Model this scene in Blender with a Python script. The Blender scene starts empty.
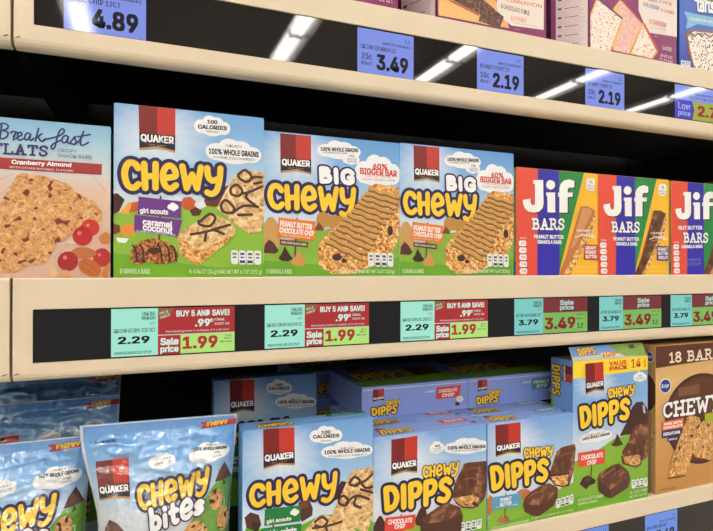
import bpy, bmesh, math, random
from mathutils import Vector, Matrix
from mathutils.geometry import tessellate_polygon

random.seed(7)
scene = bpy.context.scene
COL = scene.collection

# ------------------------------------------------------------------ camera
EYE = 1.40                      # height of the lens above the shop floor
cam_data = bpy.data.cameras.new('camera')
cam = bpy.data.objects.new('camera', cam_data)
COL.objects.link(cam)
cam_data.sensor_fit = 'HORIZONTAL'
cam_data.sensor_width = 36.0
cam_data.lens = 533.94 / 713.0 * 36.0
cam_data.clip_start = 0.01
YAW, PITCH, ROLL = 0.37553, 0.00226, 0.00180
_f = Vector((math.sin(YAW) * math.cos(PITCH), math.cos(YAW) * math.cos(PITCH), math.sin(PITCH)))
_r = Vector((math.cos(YAW), -math.sin(YAW), 0))
_u = _r.cross(_f)
_r2 = math.cos(ROLL) * _r + math.sin(ROLL) * _u
_u2 = -math.sin(ROLL) * _r + math.cos(ROLL) * _u
cam.matrix_world = Matrix(((_r2.x, _u2.x, -_f.x, 0.0), (_r2.y, _u2.y, -_f.y, -0.5),
                           (_r2.z, _u2.z, -_f.z, EYE), (0, 0, 0, 1)))
scene.camera = cam

# ------------------------------------------------------------------ world and exposure
world = bpy.data.worlds.new('world')
scene.world = world
world.use_nodes = True
_bg = world.node_tree.nodes['Background']
_bg.inputs['Color'].default_value = (1.0, 0.97, 0.93, 1)
_bg.inputs['Strength'].default_value = 0.26
TUBE_POWER = 15.6
vs = scene.view_settings
vs.view_transform = 'Standard'
vs.look = 'None'
vs.gamma = 1.0
vs.use_curve_mapping = False
vs.exposure = 0.0

# ------------------------------------------------------------------ colour helper
def lin(c):
    return tuple(((x / 255.0) / 12.92 if x / 255.0 <= 0.04045 else ((x / 255.0 + 0.055) / 1.055) ** 2.4) for x in c)

# ------------------------------------------------------------------ materials
def new_mat(name):
    m = bpy.data.materials.new(name)
    m.use_nodes = True
    nt = m.node_tree
    return m, nt, nt.nodes['Principled BSDF']

def node(nt, kind, **kw):
    n = nt.nodes.new(kind)
    for k, v in kw.items():
        if k in n.inputs:
            n.inputs[k].default_value = v
        else:
            setattr(n, k, v)
    return n

def plain(name, rgb, rough=0.5, spec=0.5, metal=0.0, coat=0.0, noise=0.0, scale=60.0, bump=0.0):
    m, nt, b = new_mat(name)
    c = lin(rgb)
    b.inputs['Base Color'].default_value = (*c, 1)
    b.inputs['Roughness'].default_value = rough
    b.inputs['Specular IOR Level'].default_value = spec
    b.inputs['Metallic'].default_value = metal
    b.inputs['Coat Weight'].default_value = coat
    if noise or bump:
        tc = node(nt, 'ShaderNodeTexCoord')
        nz = node(nt, 'ShaderNodeTexNoise', Scale=scale, Detail=4.0)
        nt.links.new(tc.outputs['Object'], nz.inputs['Vector'])
        if noise:
            mx = node(nt, 'ShaderNodeMix', data_type='RGBA')
            mx.inputs[6].default_value = (*[x * (1 - noise) for x in c], 1)
            mx.inputs[7].default_value = (*[min(1, x * (1 + noise)) for x in c], 1)
            nt.links.new(nz.outputs['Fac'], mx.inputs[0])
            nt.links.new(mx.outputs[2], b.inputs['Base Color'])
        if bump:
            bp = node(nt, 'ShaderNodeBump', Strength=bump, Distance=0.0006)
            nt.links.new(nz.outputs['Fac'], bp.inputs['Height'])
            nt.links.new(bp.outputs['Normal'], b.inputs['Normal'])
    return m

def ink_mat(name, rough, coat, bump, scale, dist, coat_rough=0.1):
    """printed stock: the ink colour comes from the mesh's colour attribute"""
    m, nt, b = new_mat(name)
    at = node(nt, 'ShaderNodeAttribute', attribute_name='ink')
    nt.links.new(at.outputs['Color'], b.inputs['Base Color'])
    b.inputs['Roughness'].default_value = rough
    b.inputs['Coat Weight'].default_value = coat
    b.inputs['Coat Roughness'].default_value = coat_rough
    b.inputs['Coat IOR'].default_value = 1.9 if coat > 0.5 else 1.5
    tc = node(nt, 'ShaderNodeTexCoord')
    nz = node(nt, 'ShaderNodeTexNoise', Scale=scale, Detail=2.0)
    nt.links.new(tc.outputs['Object'], nz.inputs['Vector'])
    bp = node(nt, 'ShaderNodeBump', Strength=bump, Distance=dist)
    nt.links.new(nz.outputs['Fac'], bp.inputs['Height'])
    nt.links.new(bp.outputs['Normal'], b.inputs['Normal'])
    if coat:
        nt.links.new(bp.outputs['Normal'], b.inputs['Coat Normal'])
    return m

def food_mat(name, cols, scale, contrast=1.0, dark=None, dark_scale=18.0, dark_cut=0.68):
    """printed picture of food: clustered oats or crumbs in several browns, a few dark pieces"""
    m, nt, b = new_mat(name)
    tc = node(nt, 'ShaderNodeTexCoord')
    wob = node(nt, 'ShaderNodeTexNoise', Scale=scale * 0.7, Detail=2.0)
    nt.links.new(tc.outputs['Object'], wob.inputs['Vector'])
    add = node(nt, 'ShaderNodeVectorMath', operation='MULTIPLY_ADD')
    add.inputs[1].default_value = (0.012, 0.012, 0.012)
    nt.links.new(wob.outputs['Color'], add.inputs[0])
    nt.links.new(tc.outputs['Object'], add.inputs[2])
    vo = node(nt, 'ShaderNodeTexVoronoi', Scale=scale)
    nt.links.new(add.outputs[0], vo.inputs['Vector'])
    n2 = node(nt, 'ShaderNodeTexNoise', Scale=scale * 1.3, Detail=4.0, Roughness=0.65)
    nt.links.new(tc.outputs['Object'], n2.inputs['Vector'])
    ad = node(nt, 'ShaderNodeMath', operation='MULTIPLY_ADD')
    ad.inputs[1].default_value = 0.55
    nt.links.new(vo.outputs['Distance'], ad.inputs[0])
    nt.links.new(n2.outputs['Fac'], ad.inputs[2])
    rp = node(nt, 'ShaderNodeValToRGB')
    el = rp.color_ramp.elements
    while len(el) < len(cols):
        el.new(0.5)
    for i, c in enumerate(cols):
        el[i].position = 0.5 + (i / (len(cols) - 1) - 0.5) * 0.62 / contrast + 0.25
        el[i].color = (*lin(c), 1)
    nt.links.new(ad.outputs[0], rp.inputs[0])
    out = rp.outputs[0]
    if dark:
        n3 = node(nt, 'ShaderNodeTexNoise', Scale=dark_scale * 6, Detail=0.0)
        nt.links.new(tc.outputs['Object'], n3.inputs['Vector'])
        th = node(nt, 'ShaderNodeMapRange')
        th.inputs[1].default_value = dark_cut
        th.inputs[2].default_value = dark_cut + 0.03
        nt.links.new(n3.outputs['Fac'], th.inputs[0])
        mx = node(nt, 'ShaderNodeMix', data_type='RGBA')
        nt.links.new(th.outputs[0], mx.inputs[0])
        nt.links.new(out, mx.inputs[6])
        mx.inputs[7].default_value = (*lin(dark), 1)
        out = mx.outputs[2]
    nt.links.new(out, b.inputs['Base Color'])
    b.inputs['Roughness'].default_value = 0.45
    return m

MAT = {
    'ink': ink_mat('printed_carton', 0.42, 0.10, 0.25, 35.0, 0.0012, 0.2),
    'film': ink_mat('printed_film', 0.33, 1.0, 0.9, 70.0, 0.004, 0.03),
    'granola': food_mat('granola_print', [(130, 70, 26), (204, 134, 60), (232, 176, 98), (250, 218, 156)], 240.0, 1.35),
    'granola_pale': food_mat('pale_granola_print', [(150, 98, 50), (212, 164, 104), (236, 202, 146), (250, 226, 180)], 190.0),
    'granola_chip': food_mat('chip_granola_print', [(120, 70, 32), (190, 134, 72), (218, 168, 104), (238, 202, 146)], 230.0, 1.0, (74, 34, 20), 18.0, 0.70),
    'chocolate': food_mat('chocolate_print', [(58, 30, 20), (90, 50, 33), (110, 66, 45), (168, 118, 88)], 75.0, 0.9),
    'cracker': food_mat('cracker_print', [(148, 86, 44), (206, 146, 88), (222, 168, 108), (236, 192, 134)], 260.0, 1.0, (136, 44, 28), 30.0, 0.67),
    'cookie': food_mat('cookie_print', [(140, 88, 44), (196, 140, 84), (214, 164, 106), (228, 186, 132)], 180.0, 1.0, (66, 32, 20), 40.0, 0.62),
    'coconut': food_mat('coconut_cookie_print', [(52, 24, 12), (120, 62, 26), (180, 108, 50), (226, 160, 92)], 330.0, 1.3),
    'icing': food_mat('sprinkled_icing_print', [(236, 214, 196), (244, 230, 218), (250, 238, 228), (240, 196, 170)], 220.0, 1.0, (214, 150, 130), 60.0, 0.66),
    'icing_pink': food_mat('pink_icing_print', [(226, 160, 150), (236, 180, 168), (240, 192, 180), (246, 214, 200)], 220.0),
    'icing_speck': food_mat('specked_icing_print', [(236, 220, 206), (244, 232, 220), (250, 240, 230), (250, 244, 236)], 200.0, 1.0, (86, 50, 50), 62.0, 0.62),
    'choc_icing': food_mat('dark_icing_print', [(56, 26, 18), (84, 46, 34), (104, 62, 48), (150, 110, 90)], 240.0),
    'wood': plain('wood_print', (214, 178, 152), 0.45, noise=0.10, scale=14.0),
    'kraft': plain('kraft_print', (214, 170, 110), 0.5, noise=0.16, scale=30.0),
    'shelf_paint': plain('cream_shelf_paint', (228, 211, 183), 0.38),
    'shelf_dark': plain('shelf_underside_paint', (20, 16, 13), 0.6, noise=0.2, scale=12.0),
    'glass': plain('black_display_glass', (19, 16, 19), 0.035, 0.8),
    'gasket': plain('black_gasket', (10, 9, 9), 0.6),
    'steel': plain('dark_steel', (62, 56, 52), 0.45, metal=0.6),
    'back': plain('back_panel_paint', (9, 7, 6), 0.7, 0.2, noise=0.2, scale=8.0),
    'floor': plain('vinyl_floor', (196, 188, 174), 0.25, noise=0.06, scale=6.0),
    'ceiling': plain('ceiling_paint', (206, 202, 194), 0.9, noise=0.03, scale=20.0),
    'housing': plain('white_enamel', (232, 232, 230), 0.35),
}
_m, _nt, _b = new_mat('lcd_screen')
_at = node(_nt, 'ShaderNodeAttribute', attribute_name='ink')
_nt.links.new(_at.outputs['Color'], _b.inputs['Emission Color'])
_b.inputs['Base Color'].default_value = (0.01, 0.01, 0.012, 1)
_b.inputs['Roughness'].default_value = 0.05
_b.inputs['Specular IOR Level'].default_value = 0.6
_b.inputs['Emission Strength'].default_value = 0.92
MAT['lcd'] = _m
_m, _nt, _b = new_mat('fluorescent_tube')
_b.inputs['Base Color'].default_value = (0.9, 0.9, 0.9, 1)
_b.inputs['Emission Color'].default_value = (1.0, 0.95, 0.88, 1)
_b.inputs['Emission Strength'].default_value = TUBE_POWER
MAT['tube'] = _m

# ------------------------------------------------------------------ object helpers
def link(name, me, parent=None):
    o = bpy.data.objects.new(name, me)
    COL.objects.link(o)
    if parent is not None:
        o.parent = parent
    return o

def thing(name, label, category, loc, rot=(0, 0, 0), group=None):
    o = link(name, None)
    o.location = loc
    o.rotation_euler = rot
    o.empty_display_size = 0.02
    o['label'] = label
    o['category'] = category
    if group:
        o['group'] = group
    return o

def structure(o):
    o['kind'] = 'structure'
    return o

def box_bm(bm, lo, hi, bevel=0.0, seg=2):
    r = bmesh.ops.create_cube(bm, size=1.0)
    vs_ = r['verts']
    for v in vs_:
        v.co = Vector([lo[i] + (v.co[i] + 0.5) * (hi[i] - lo[i]) for i in range(3)])
    if bevel:
        es = list({e for v in vs_ for e in v.link_edges})
        bmesh.ops.bevel(bm, geom=es, offset=bevel, segments=seg, profile=0.6, affect='EDGES')

def bm_obj(name, bm, mat, parent=None, rgb=None, smooth=False):
    me = bpy.data.meshes.new(name)
    bm.to_mesh(me)
    bm.free()
    me.materials.append(mat)
    if rgb is not None:
        at = me.color_attributes.new('ink', 'FLOAT_COLOR', 'CORNER')
        c = (*lin(rgb), 1.0)
        at.data.foreach_set('color', c * len(me.loops))
    if smooth:
        me.polygons.foreach_set('use_smooth', [True] * len(me.polygons))
    return link(name, me, parent)

def box_obj(name, lo, hi, mat, parent=None, bevel=0.0, rgb=None):
    bm = bmesh.new()
    box_bm(bm, lo, hi, bevel)
    return bm_obj(name, bm, mat, parent, rgb)

def tube_bm(bm, a, b, r, n=10):
    a, b = Vector(a), Vector(b)
    d = (b - a)
    q = d.to_track_quat('Z', 'Y')
    ring = []
    for p in (a, b):
        ring.append([bm.verts.new(p + q @ Vector((r * math.cos(2 * math.pi * i / n), r * math.sin(2 * math.pi * i / n), 0))) for i in range(n)])
    for i in range(n):
        bm.faces.new((ring[0][i], ring[0][(i + 1) % n], ring[1][(i + 1) % n], ring[1][i]))
    bm.faces.new(ring[0][::-1])
    bm.faces.new(ring[1])

def dup(root, loc=None, label=None, rot=None, scale=None, group=None):
    """a thing with copies of its parts and sub-parts, sharing the mesh data"""
    r = root.copy()
    COL.objects.link(r)
    if loc is not None:
        r.location = loc
    if rot is not None:
        r.rotation_euler = rot
    if scale is not None:
        r.scale = scale
    if label:
        r['label'] = label
    if group:
        r['group'] = group
    for ch in list(root.children):
        c = ch.copy()
        COL.objects.link(c)
        c.parent = r
        for g in list(ch.children):
            d = g.copy()
            COL.objects.link(d)
            d.parent = c
    return r

# ------------------------------------------------------------------ flat print: vector shapes laid on a face
def smooth_line(pts, n=5):
    """Catmull-Rom through the points"""
    if len(pts) < 3:
        return list(pts)
    out = []
    P = [pts[0]] + list(pts) + [pts[-1]]
    for i in range(1, len(P) - 2):
        p0, p1, p2, p3 = P[i - 1], P[i], P[i + 1], P[i + 2]
        for k in range(n):
            t = k / n
            out.append(tuple(0.5 * (2 * p1[j] + (p2[j] - p0[j]) * t + (2 * p0[j] - 5 * p1[j] + 4 * p2[j] - p3[j]) * t * t
                                    + (3 * p1[j] - p0[j] - 3 * p2[j] + p3[j]) * t ** 3) for j in (0, 1)))
    out.append(tuple(pts[-1]))
    return out

def smooth_loop(pts, n=4):
    m = len(pts)
    out = []
    for i in range(m):
        p0, p1, p2, p3 = pts[i - 1], pts[i], pts[(i + 1) % m], pts[(i + 2) % m]
        for k in range(n):
            t = k / n
            out.append(tuple(0.5 * (2 * p1[j] + (p2[j] - p0[j]) * t + (2 * p0[j] - 5 * p1[j] + 4 * p2[j] - p3[j]) * t * t
                                    + (3 * p1[j] - p0[j] - 3 * p2[j] + p3[j]) * t ** 3) for j in (0, 1)))
    return out

def quad_map(q):
    """unit square -> quad TL, TR, BR, BL (projective-free, bilinear)"""
    (ax, ay), (bx, by), (cx, cy), (dx, dy) = q
    def f(p):
        s, t = p
        return ((1 - t) * ((1 - s) * ax + s * bx) + t * ((1 - s) * dx + s * cx),
                (1 - t) * ((1 - s) * ay + s * by) + t * ((1 - s) * dy + s * cy))
    return f

def mixc(a, b, t):
    return tuple(a[i] + (b[i] - a[i]) * t for i in range(3))

def grad(stops, v):
    if v <= stops[0][0]:
        return stops[0][1]
    for (v0, c0), (v1, c1) in zip(stops, stops[1:]):
        if v <= v1:
            return mixc(c0, c1, (v - v0) / (v1 - v0))
    return stops[-1][1]

# a plain grotesque from Blender's own set stands for the shop's lettering; the built-in font where it is missing
try:
    import os
    _dir = bpy.utils.system_resource('DATAFILES')
    FONT = bpy.data.fonts.load(os.path.join(_dir, 'fonts', 'Inter.woff2'))
except Exception:
    FONT = None
_text_cache = {}
def text_shape(s):
    key = s
    if key not in _text_cache:
        cu = bpy.data.curves.new('t', 'FONT')
        cu.body = s
        if FONT:
            cu.font = FONT
        cu.resolution_u = 2
        ob = bpy.data.objects.new('t', cu)
        COL.objects.link(ob)
        me = ob.to_mesh()
        V = [(v.co.x, v.co.y) for v in me.vertices]
        F = [tuple(p.vertices) for p in me.polygons]
        ob.to_mesh_clear()
        bpy.data.objects.remove(ob)
        bpy.data.curves.remove(cu)
        x0, x1 = min(v[0] for v in V), max(v[0] for v in V)
        y0, y1 = min(v[1] for v in V), max(v[1] for v in V)
        V = [((x - x0) / (x1 - x0 + 1e-9), 1 - (y - y0) / (y1 - y0 + 1e-9)) for x, y in V]
        _text_cache[key] = (V, F, x1 - x0, y1 - y0)
    return _text_cache[key]

# hand-drawn stroke letters, 100 units tall: width, list of (curved?, points)
ROUND = {
    'C': (60, [(1, [(53, 28), (44, 15), (26, 13), (14, 30), (11, 54), (20, 80), (38, 88), (54, 76)])]),
    'H': (60, [(0, [(12, 13), (14, 88)]), (0, [(49, 11), (47, 87)]), (0, [(13, 52), (48, 49)])]),
    'e': (64, [(1, [(15, 54), (34, 52), (53, 45), (49, 24), (34, 13), (18, 24), (11, 50), (18, 78), (36, 88), (54, 76)])]),
    'W': (84, [(0, [(11, 13), (25, 86), (44, 38), (60, 86), (74, 12)])]),
    'y': (68, [(1, [(11, 13), (14, 42), (28, 57), (46, 50)]), (1, [(57, 11), (54, 50), (44, 90), (26, 104), (10, 98)])]),
    'D': (60, [(0, [(12, 12), (14, 89)]), (1, [(13, 12), (36, 16), (48, 48), (38, 80), (15, 89)])]),
    'I': (26, [(0, [(12, 12), (13, 89)])]),
    'P': (55, [(0, [(12, 12), (14, 92)]), (1, [(13, 12), (36, 11), (45, 30), (36, 52), (15, 56)])]),
    'S': (54, [(1, [(46, 24), (32, 11), (15, 20), (17, 40), (35, 54), (43, 72), (30, 89), (9, 82)])]),
    'B': (58, [(0, [(12, 12), (12, 88)]), (1, [(12, 12), (36, 13), (40, 32), (14, 48)]), (1, [(14, 48), (44, 54), (43, 82), (12, 88)])]),
    'G': (66, [(1, [(54, 26), (36, 11), (16, 24), (11, 52), (18, 80), (38, 89), (54, 78)]), (0, [(54, 78), (54, 56), (38, 56)])]),
    'b': (56, [(0, [(12, 8), (12, 88)]), (1, [(12, 52), (32, 42), (45, 62), (38, 86), (14, 88)])]),
    'i': (26, [(0, [(12, 44), (13, 89)]), (0, [(12, 16), (12, 17)])]),
    't': (46, [(1, [(20, 14), (20, 70), (28, 87), (38, 84)]), (0, [(9, 40), (36, 38)])]),
    's': (50, [(1, [(42, 50), (28, 42), (13, 51), (18, 63), (36, 71), (37, 85), (22, 91), (9, 86)])]),
}
SLAB = {
    'B': (70, [(0, [(16, 8), (16, 92)]), (0, [(4, 8), (18, 8)]), (0, [(4, 92), (18, 92)]), (1, [(16, 9), (44, 10), (52, 28), (42, 46), (18, 48)]), (1, [(18, 48), (52, 52), (58, 72), (48, 90), (16, 91)])]),
    'A': (82, [(0, [(16, 92), (40, 8), (64, 92)]), (0, [(26, 62), (56, 62)]), (0, [(4, 92), (30, 92)]), (0, [(52, 92), (78, 92)])]),
    'R': (76, [(0, [(16, 8), (16, 92)]), (0, [(4, 8), (18, 8)]), (0, [(4, 92), (30, 92)]), (1, [(16, 9), (46, 10), (54, 30), (44, 48), (18, 50)]), (0, [(40, 50), (60, 92), (74, 92)])]),
    'S': (62, [(1, [(52, 28), (48, 12), (28, 8), (10, 22), (16, 42), (42, 54), (52, 74), (34, 92), (12, 88), (8, 70)])]),
    'F': (64, [(0, [(16, 8), (16, 92)]), (0, [(4, 8), (56, 8), (56, 24)]), (0, [(16, 48), (42, 48)]), (0, [(4, 92), (32, 92)])]),
    'L': (64, [(0, [(16, 8), (16, 92)]), (0, [(4, 8), (30, 8)]), (0, [(4, 92), (58, 92), (58, 74)])]),
    'T': (70, [(0, [(34, 8), (34, 92)]), (0, [(6, 26), (6, 8), (62, 8), (62, 26)]), (0, [(20, 92), (48, 92)])]),
    'C': (72, [(1, [(60, 32), (54, 14), (34, 8), (14, 24), (9, 50), (14, 78), (36, 92), (60, 76)]), (0, [(60, 10), (60, 32)])]),
    'H': (84, [(0, [(16, 8), (16, 92)]), (0, [(64, 8), (64, 92)]), (0, [(16, 50), (64, 50)]), (0, [(4, 8), (28, 8)]), (0, [(52, 8), (76, 8)]), (0, [(4, 92), (28, 92)]), (0, [(52, 92), (76, 92)])]),
    'E': (68, [(0, [(16, 8), (16, 92)]), (0, [(4, 8), (58, 8), (58, 24)]), (0, [(16, 48), (44, 48)]), (0, [(4, 92), (60, 92), (60, 74)])]),
    'W': (104, [(0, [(14, 8), (30, 90), (50, 30), (70, 90), (86, 8)]), (0, [(2, 8), (28, 8)]), (0, [(74, 8), (98, 8)])]),
    'Y': (84, [(0, [(12, 8), (40, 54), (66, 8)]), (0, [(40, 54), (40, 92)]), (0, [(2, 8), (26, 8)]), (0, [(54, 8), (78, 8)]), (0, [(26, 92), (54, 92)])]),
    '1': (48, [(0, [(8, 22), (24, 8), (24, 92)]), (0, [(8, 92), (40, 92)])]),
    '8': (62, [(1, [(28, 46), (12, 32), (14, 14), (28, 8), (44, 14), (46, 32), (28, 46), (8, 64), (10, 84), (28, 92), (48, 84), (50, 64), (28, 46)])]),
    ' ': (40, []),
}
# three fat letters drawn as outlines in a 190 x 128 field
JIF = [
    [(38, 4), (74, 4), (74, 92), (70, 108), (58, 121), (38, 126), (18, 122), (6, 110), (0, 92), (0, 78), (27, 74), (28, 88), (32, 97), (38, 98), (43, 92), (44, 20), (38, 18)],
    [(84, 20), (88, 10), (97, 4), (108, 6), (116, 14), (117, 26), (111, 36), (101, 40), (91, 36), (85, 29)],
    [(84, 50), (117, 50), (117, 124), (88, 124), (88, 64), (84, 62)],
    [(128, 50), (133, 50), (133, 34), (138, 18), (150, 6), (168, 2), (182, 4), (189, 10), (189, 30), (180, 33), (170, 31), (164, 38), (164, 50), (183, 50), (183, 66), (164, 66), (164, 124), (133, 124), (133, 66), (128, 66)],
]

def word_lines(font, s, gap=0):
    x, out = 0.0, []
    for ch in s:
        w, lines = font[ch]
        for cv, pts in lines:
            out.append((cv, [(px + x, py) for px, py in pts]))
        x += w + gap
    return x - gap, out

SINGLE = {'ingredient_print', 'fruit_print', 'nut_print', 'cookie_picture', 'flavour_label', 'flavour_line', 'net_weight_lettering'}

class Print:
    """collects the shapes of one face; every named part becomes a mesh of its own under the thing"""
    EPS = 0.00012
    def __init__(self, root, frame, base='ink', limit=None, clip=None, eps=None):
        self.root, self.frame, self.base, self.limit, self.clip = root, frame, base, limit, clip
        self.n = 0
        if eps:
            self.EPS = eps
        self.parts = {}
    def tri(self, part, lay, pts, tris, cols, mat=None):
        m = mat or self.base
        self.n = (self.n + 1) % 64               # inks of one layer lie a hair apart, so that no two faces coincide
        lay = lay + self.n * 0.012
        if self.clip:
            pts, tris, cols = self._clip(pts, tris, cols)
        if self.limit:
            pts, tris, cols = self._refine(pts, tris, cols)
        if not tris:
            return
        V, F, C, M = self.parts.setdefault(part, ([], [], [], []))
        o = len(V)
        V.extend(self.frame(p[0], p[1], lay * self.EPS) for p in pts)
        for t in tris:
            F.append(tuple(i + o for i in t))
            M.append(m)
            C.extend((*lin(cols[i]), 1.0) for i in t)
    def _clip(self, pts, tris, cols):
        """cut what would print past the edges of the face"""
        w, h = self.clip
        if all(0 <= p[0] <= w and 0 <= p[1] <= h for p in pts):
            return pts, tris, cols
        P, T, C = [], [], []
        for t in tris:
            poly = [(pts[i][0], pts[i][1], cols[i]) for i in t]
            for ax, lim, sg in ((0, 0.0, 1), (0, w, -1), (1, 0.0, 1), (1, h, -1)):
                out = []
                for a, b in zip(poly, poly[1:] + poly[:1]):
                    da, db = (a[ax] - lim) * sg, (b[ax] - lim) * sg
                    if da >= 0:
                        out.append(a)
                    if (da >= 0) != (db >= 0):
                        k = da / (da - db)
                        out.append((a[0] + (b[0] - a[0]) * k, a[1] + (b[1] - a[1]) * k, mixc(a[2], b[2], k)))
                poly = out
                if not poly:
                    break
            if len(poly) >= 3:
                k = len(P)
                P += [(p[0], p[1]) for p in poly]
                C += [p[2] for p in poly]
                T.append(tuple(range(k, k + len(poly))))
        return P, T, C
    def _refine(self, pts, tris, cols):
        pts, cols, work, done, mid = list(pts), list(cols), list(tris), [], {}
        lim2 = self.limit ** 2
        while work:
            t = work.pop()
            if len(t) > 3:
                work.extend((t[0], t[i], t[i + 1]) for i in range(1, len(t) - 1))
                continue
            e = [(t[i], t[(i + 1) % 3]) for i in range(3)]
            L = [(pts[a][0] - pts[b][0]) ** 2 + (pts[a][1] - pts[b][1]) ** 2 for a, b in e]
            k = max(range(3), key=lambda i: L[i])
            if L[k] <= lim2:
                done.append(t)
                continue
            a, b = e[k]
            c = t[(k + 2) % 3]
            key = (min(a, b), max(a, b))
            if key not in mid:
                mid[key] = len(pts)
                pts.append(((pts[a][0] + pts[b][0]) / 2, (pts[a][1] + pts[b][1]) / 2))
                cols.append(mixc(cols[a], cols[b], 0.5))
            m = mid[key]
            work.extend([(a, m, c), (m, b, c)])
        return pts, done, cols
    def poly(self, part, lay, col, pts, mat=None, rnd=0):
        if rnd:
            pts = smooth_loop(pts)
        tris = tessellate_polygon([[Vector((x, y, 0)) for x, y in pts]])
        cols = [col] * len(pts) if not isinstance(col[0], tuple) else [grad(col, p[1]) for p in pts]
        self.tri(part, lay, pts, tris, cols, mat)
    def ellipse(self, part, lay, col, q, mat=None, n=20, f=None):
        f = f or quad_map(q)
        pts = [f((0.5 + 0.5 * math.cos(2 * math.pi * i / n), 0.5 + 0.5 * math.sin(2 * math.pi * i / n))) for i in range(n)]
        self.tri(part, lay, pts, [tuple(range(n))], [col] * n, mat)
    def stroke(self, part, lay, col, w, pts, cap=True, mat=None, curve=False, joints=True):
        if curve:
            pts = smooth_line(pts)
        r = w / 2
        last = len(pts) - 2
        for i, (a, b) in enumerate(zip(pts, pts[1:])):
            th = math.atan2(b[1] - a[1], b[0] - a[0])
            V = []
            for p, t0, rnd in ((b, th - math.pi / 2, cap or (joints and i < last)), (a, th + math.pi / 2, cap or (joints and i > 0))):
                V += [(p[0] + r * math.cos(t0 + j * math.pi / 5), p[1] + r * math.sin(t0 + j * math.pi / 5)) for j in (range(6) if rnd else (0, 5))]
            self.tri(part, lay, V, [tuple(range(len(V)))], [col] * len(V), mat)
    def text(self, part, lay, col, q, s, bold=1, mat=None):
        V, F, tw, th = text_shape(s)
        f = quad_map(q)
        d = (0.0, 0.018, 0.034)[bold]                # heavier weights are struck several times, slightly apart
        dx, dy = d / tw, d * 0.7 / th
        for ox, oy in (((0, 0),), ((-1, 0), (1, 0)), ((-1, -1), (1, -1), (-1, 1), (1, 1), (0, 0)))[bold]:
            self.tri(part, lay, [f((dx + x * (1 - 2 * dx) + ox * dx, dy + y * (1 - 2 * dy) + oy * dy)) for x, y in V], F, [col] * len(V), mat)
    def word(self, part, lay, q, font, s, w, fill, edge=None, grow=0, gap=0, cap=True, lines=None, width=None):
        """stroke lettering stretched into a quad, with an outline behind it"""
        if lines is None:
            width, lines = word_lines(font, s, gap)
        f0 = quad_map(q)
        f = lambda p: f0((p[0] / width, p[1] / 100.0))
        a, b, c = f((0, 0)), f((width, 0)), f((0, 100))
        k = 0.5 * (math.hypot(b[0] - a[0], b[1] - a[1]) / width + math.hypot(c[0] - a[0], c[1] - a[1]) / 100.0)
        for cv, pts in lines:
            P = [f(p) for p in (smooth_line(pts) if cv else pts)]
            if edge is not None:
                self.stroke(part, lay, edge, (w + 2 * grow) * k, P, True)
            self.stroke(part, lay + 1, fill, w * k, P, cap)
    # ---- pieces of the packaging that many packs share
    def backdrop(self, part, w, h, stops, n=24, lay=1):
        for i in range(n):
            v0, v1 = h * i / n, h * (i + 1) / n
            c0, c1 = grad(stops, i / n), grad(stops, (i + 1) / n)
            self.tri(part, lay, [(0, v0), (w, v0), (w, v1), (0, v1)], [(0, 1, 2, 3)], [c0, c0, c1, c1])
    def glow(self, part, lay, q, stops, h, core=(236, 240, 250), rays=16):
        f = quad_map(q)
        ctr = f((0.5, 0.5))
        pts, cols, tris = [ctr], [core], []
        n = rays * 2
        for i in range(n):
            k = 0.5 if i % 2 == 0 else 0.43
            p = f((0.5 + k * math.cos(2 * math.pi * i / n), 0.5 + k * math.sin(2 * math.pi * i / n)))
            pts.append(p)
            cols.append(grad(stops, p[1] / h))
        for i in range(n):
            tris.append((0, 1 + i, 1 + (i + 1) % n))
        self.tri(part, lay, pts, tris, cols)
    def oat_panel(self, part, lay, q):
        f = quad_map(q)
        P = lambda c, pts, l=0: self.poly(part, lay + l, c, [f(p) for p in pts])
        P((196, 52, 38), [(0, 0), (1, 0), (1, .66), (0, .66)])
        P((128, 26, 24), [(0, 0), (.5, 0), (.5, .62), (0, .66)], 1)
        P((26, 24, 60), [(0, .62), (1, .62), (1, 1), (.5, .93), (0, 1)], 1)
        P((196, 150, 64), [(0, .955), (.5, .885), (1, .955), (1, 1), (.5, .93), (0, 1)], 2)
        self.text(part, lay + 3, (250, 248, 244), [f(p) for p in ((.04, .64), (.96, .64), (.96, .82), (.04, .82))], 'QUAKER', 2)
        self.text(part, lay + 3, (196, 158, 84), [f(p) for p in ((.26, .85), (.74, .85), (.74, .885), (.26, .885))], 'EST. 1877', 0)
    def cloud(self, part, lay, q, col=(244, 245, 248)):
        f = quad_map(q)
        for cx, cy, rx, ry in ((.5, .62, .46, .34), (.2, .55, .2, .34), (.42, .36, .2, .36), (.62, .42, .2, .36), (.82, .58, .18, .32), (.5, .6, .34, .4)):
            self.ellipse(part, lay, col, None, f=lambda p: f((cx + (p[0] - .5) * 2 * rx, cy + (p[1] - .5) * 2 * ry)))
    def facts(self, part, lay, q):
        f = quad_map(q)
        for i in range(4):
            a = i * .25
            g = lambda p: f((a + .01 + p[0] * .23, p[1]))
            self.poly(part, lay, (238, 240, 236), [g(p) for p in ((0, .15), (.15, 0), (.85, 0), (1, .15), (1, .85), (.85, 1), (.15, 1), (0, .85))])
            self.poly(part, lay + 1, (70, 90, 120) if i in (1, 2) else (130, 150, 120), [g(p) for p in ((.2, .18), (.8, .18), (.8, .34), (.2, .34))])
            self.poly(part, lay + 1, (60, 70, 100), [g(p) for p in ((.25, .46), (.75, .46), (.75, .56), (.25, .56))])
            if i in (1, 2):
                self.poly(part, lay + 1, (40, 50, 120), [g(p) for p in ((.12, .72), (.88, .72), (.88, .9), (.12, .9))])
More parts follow.
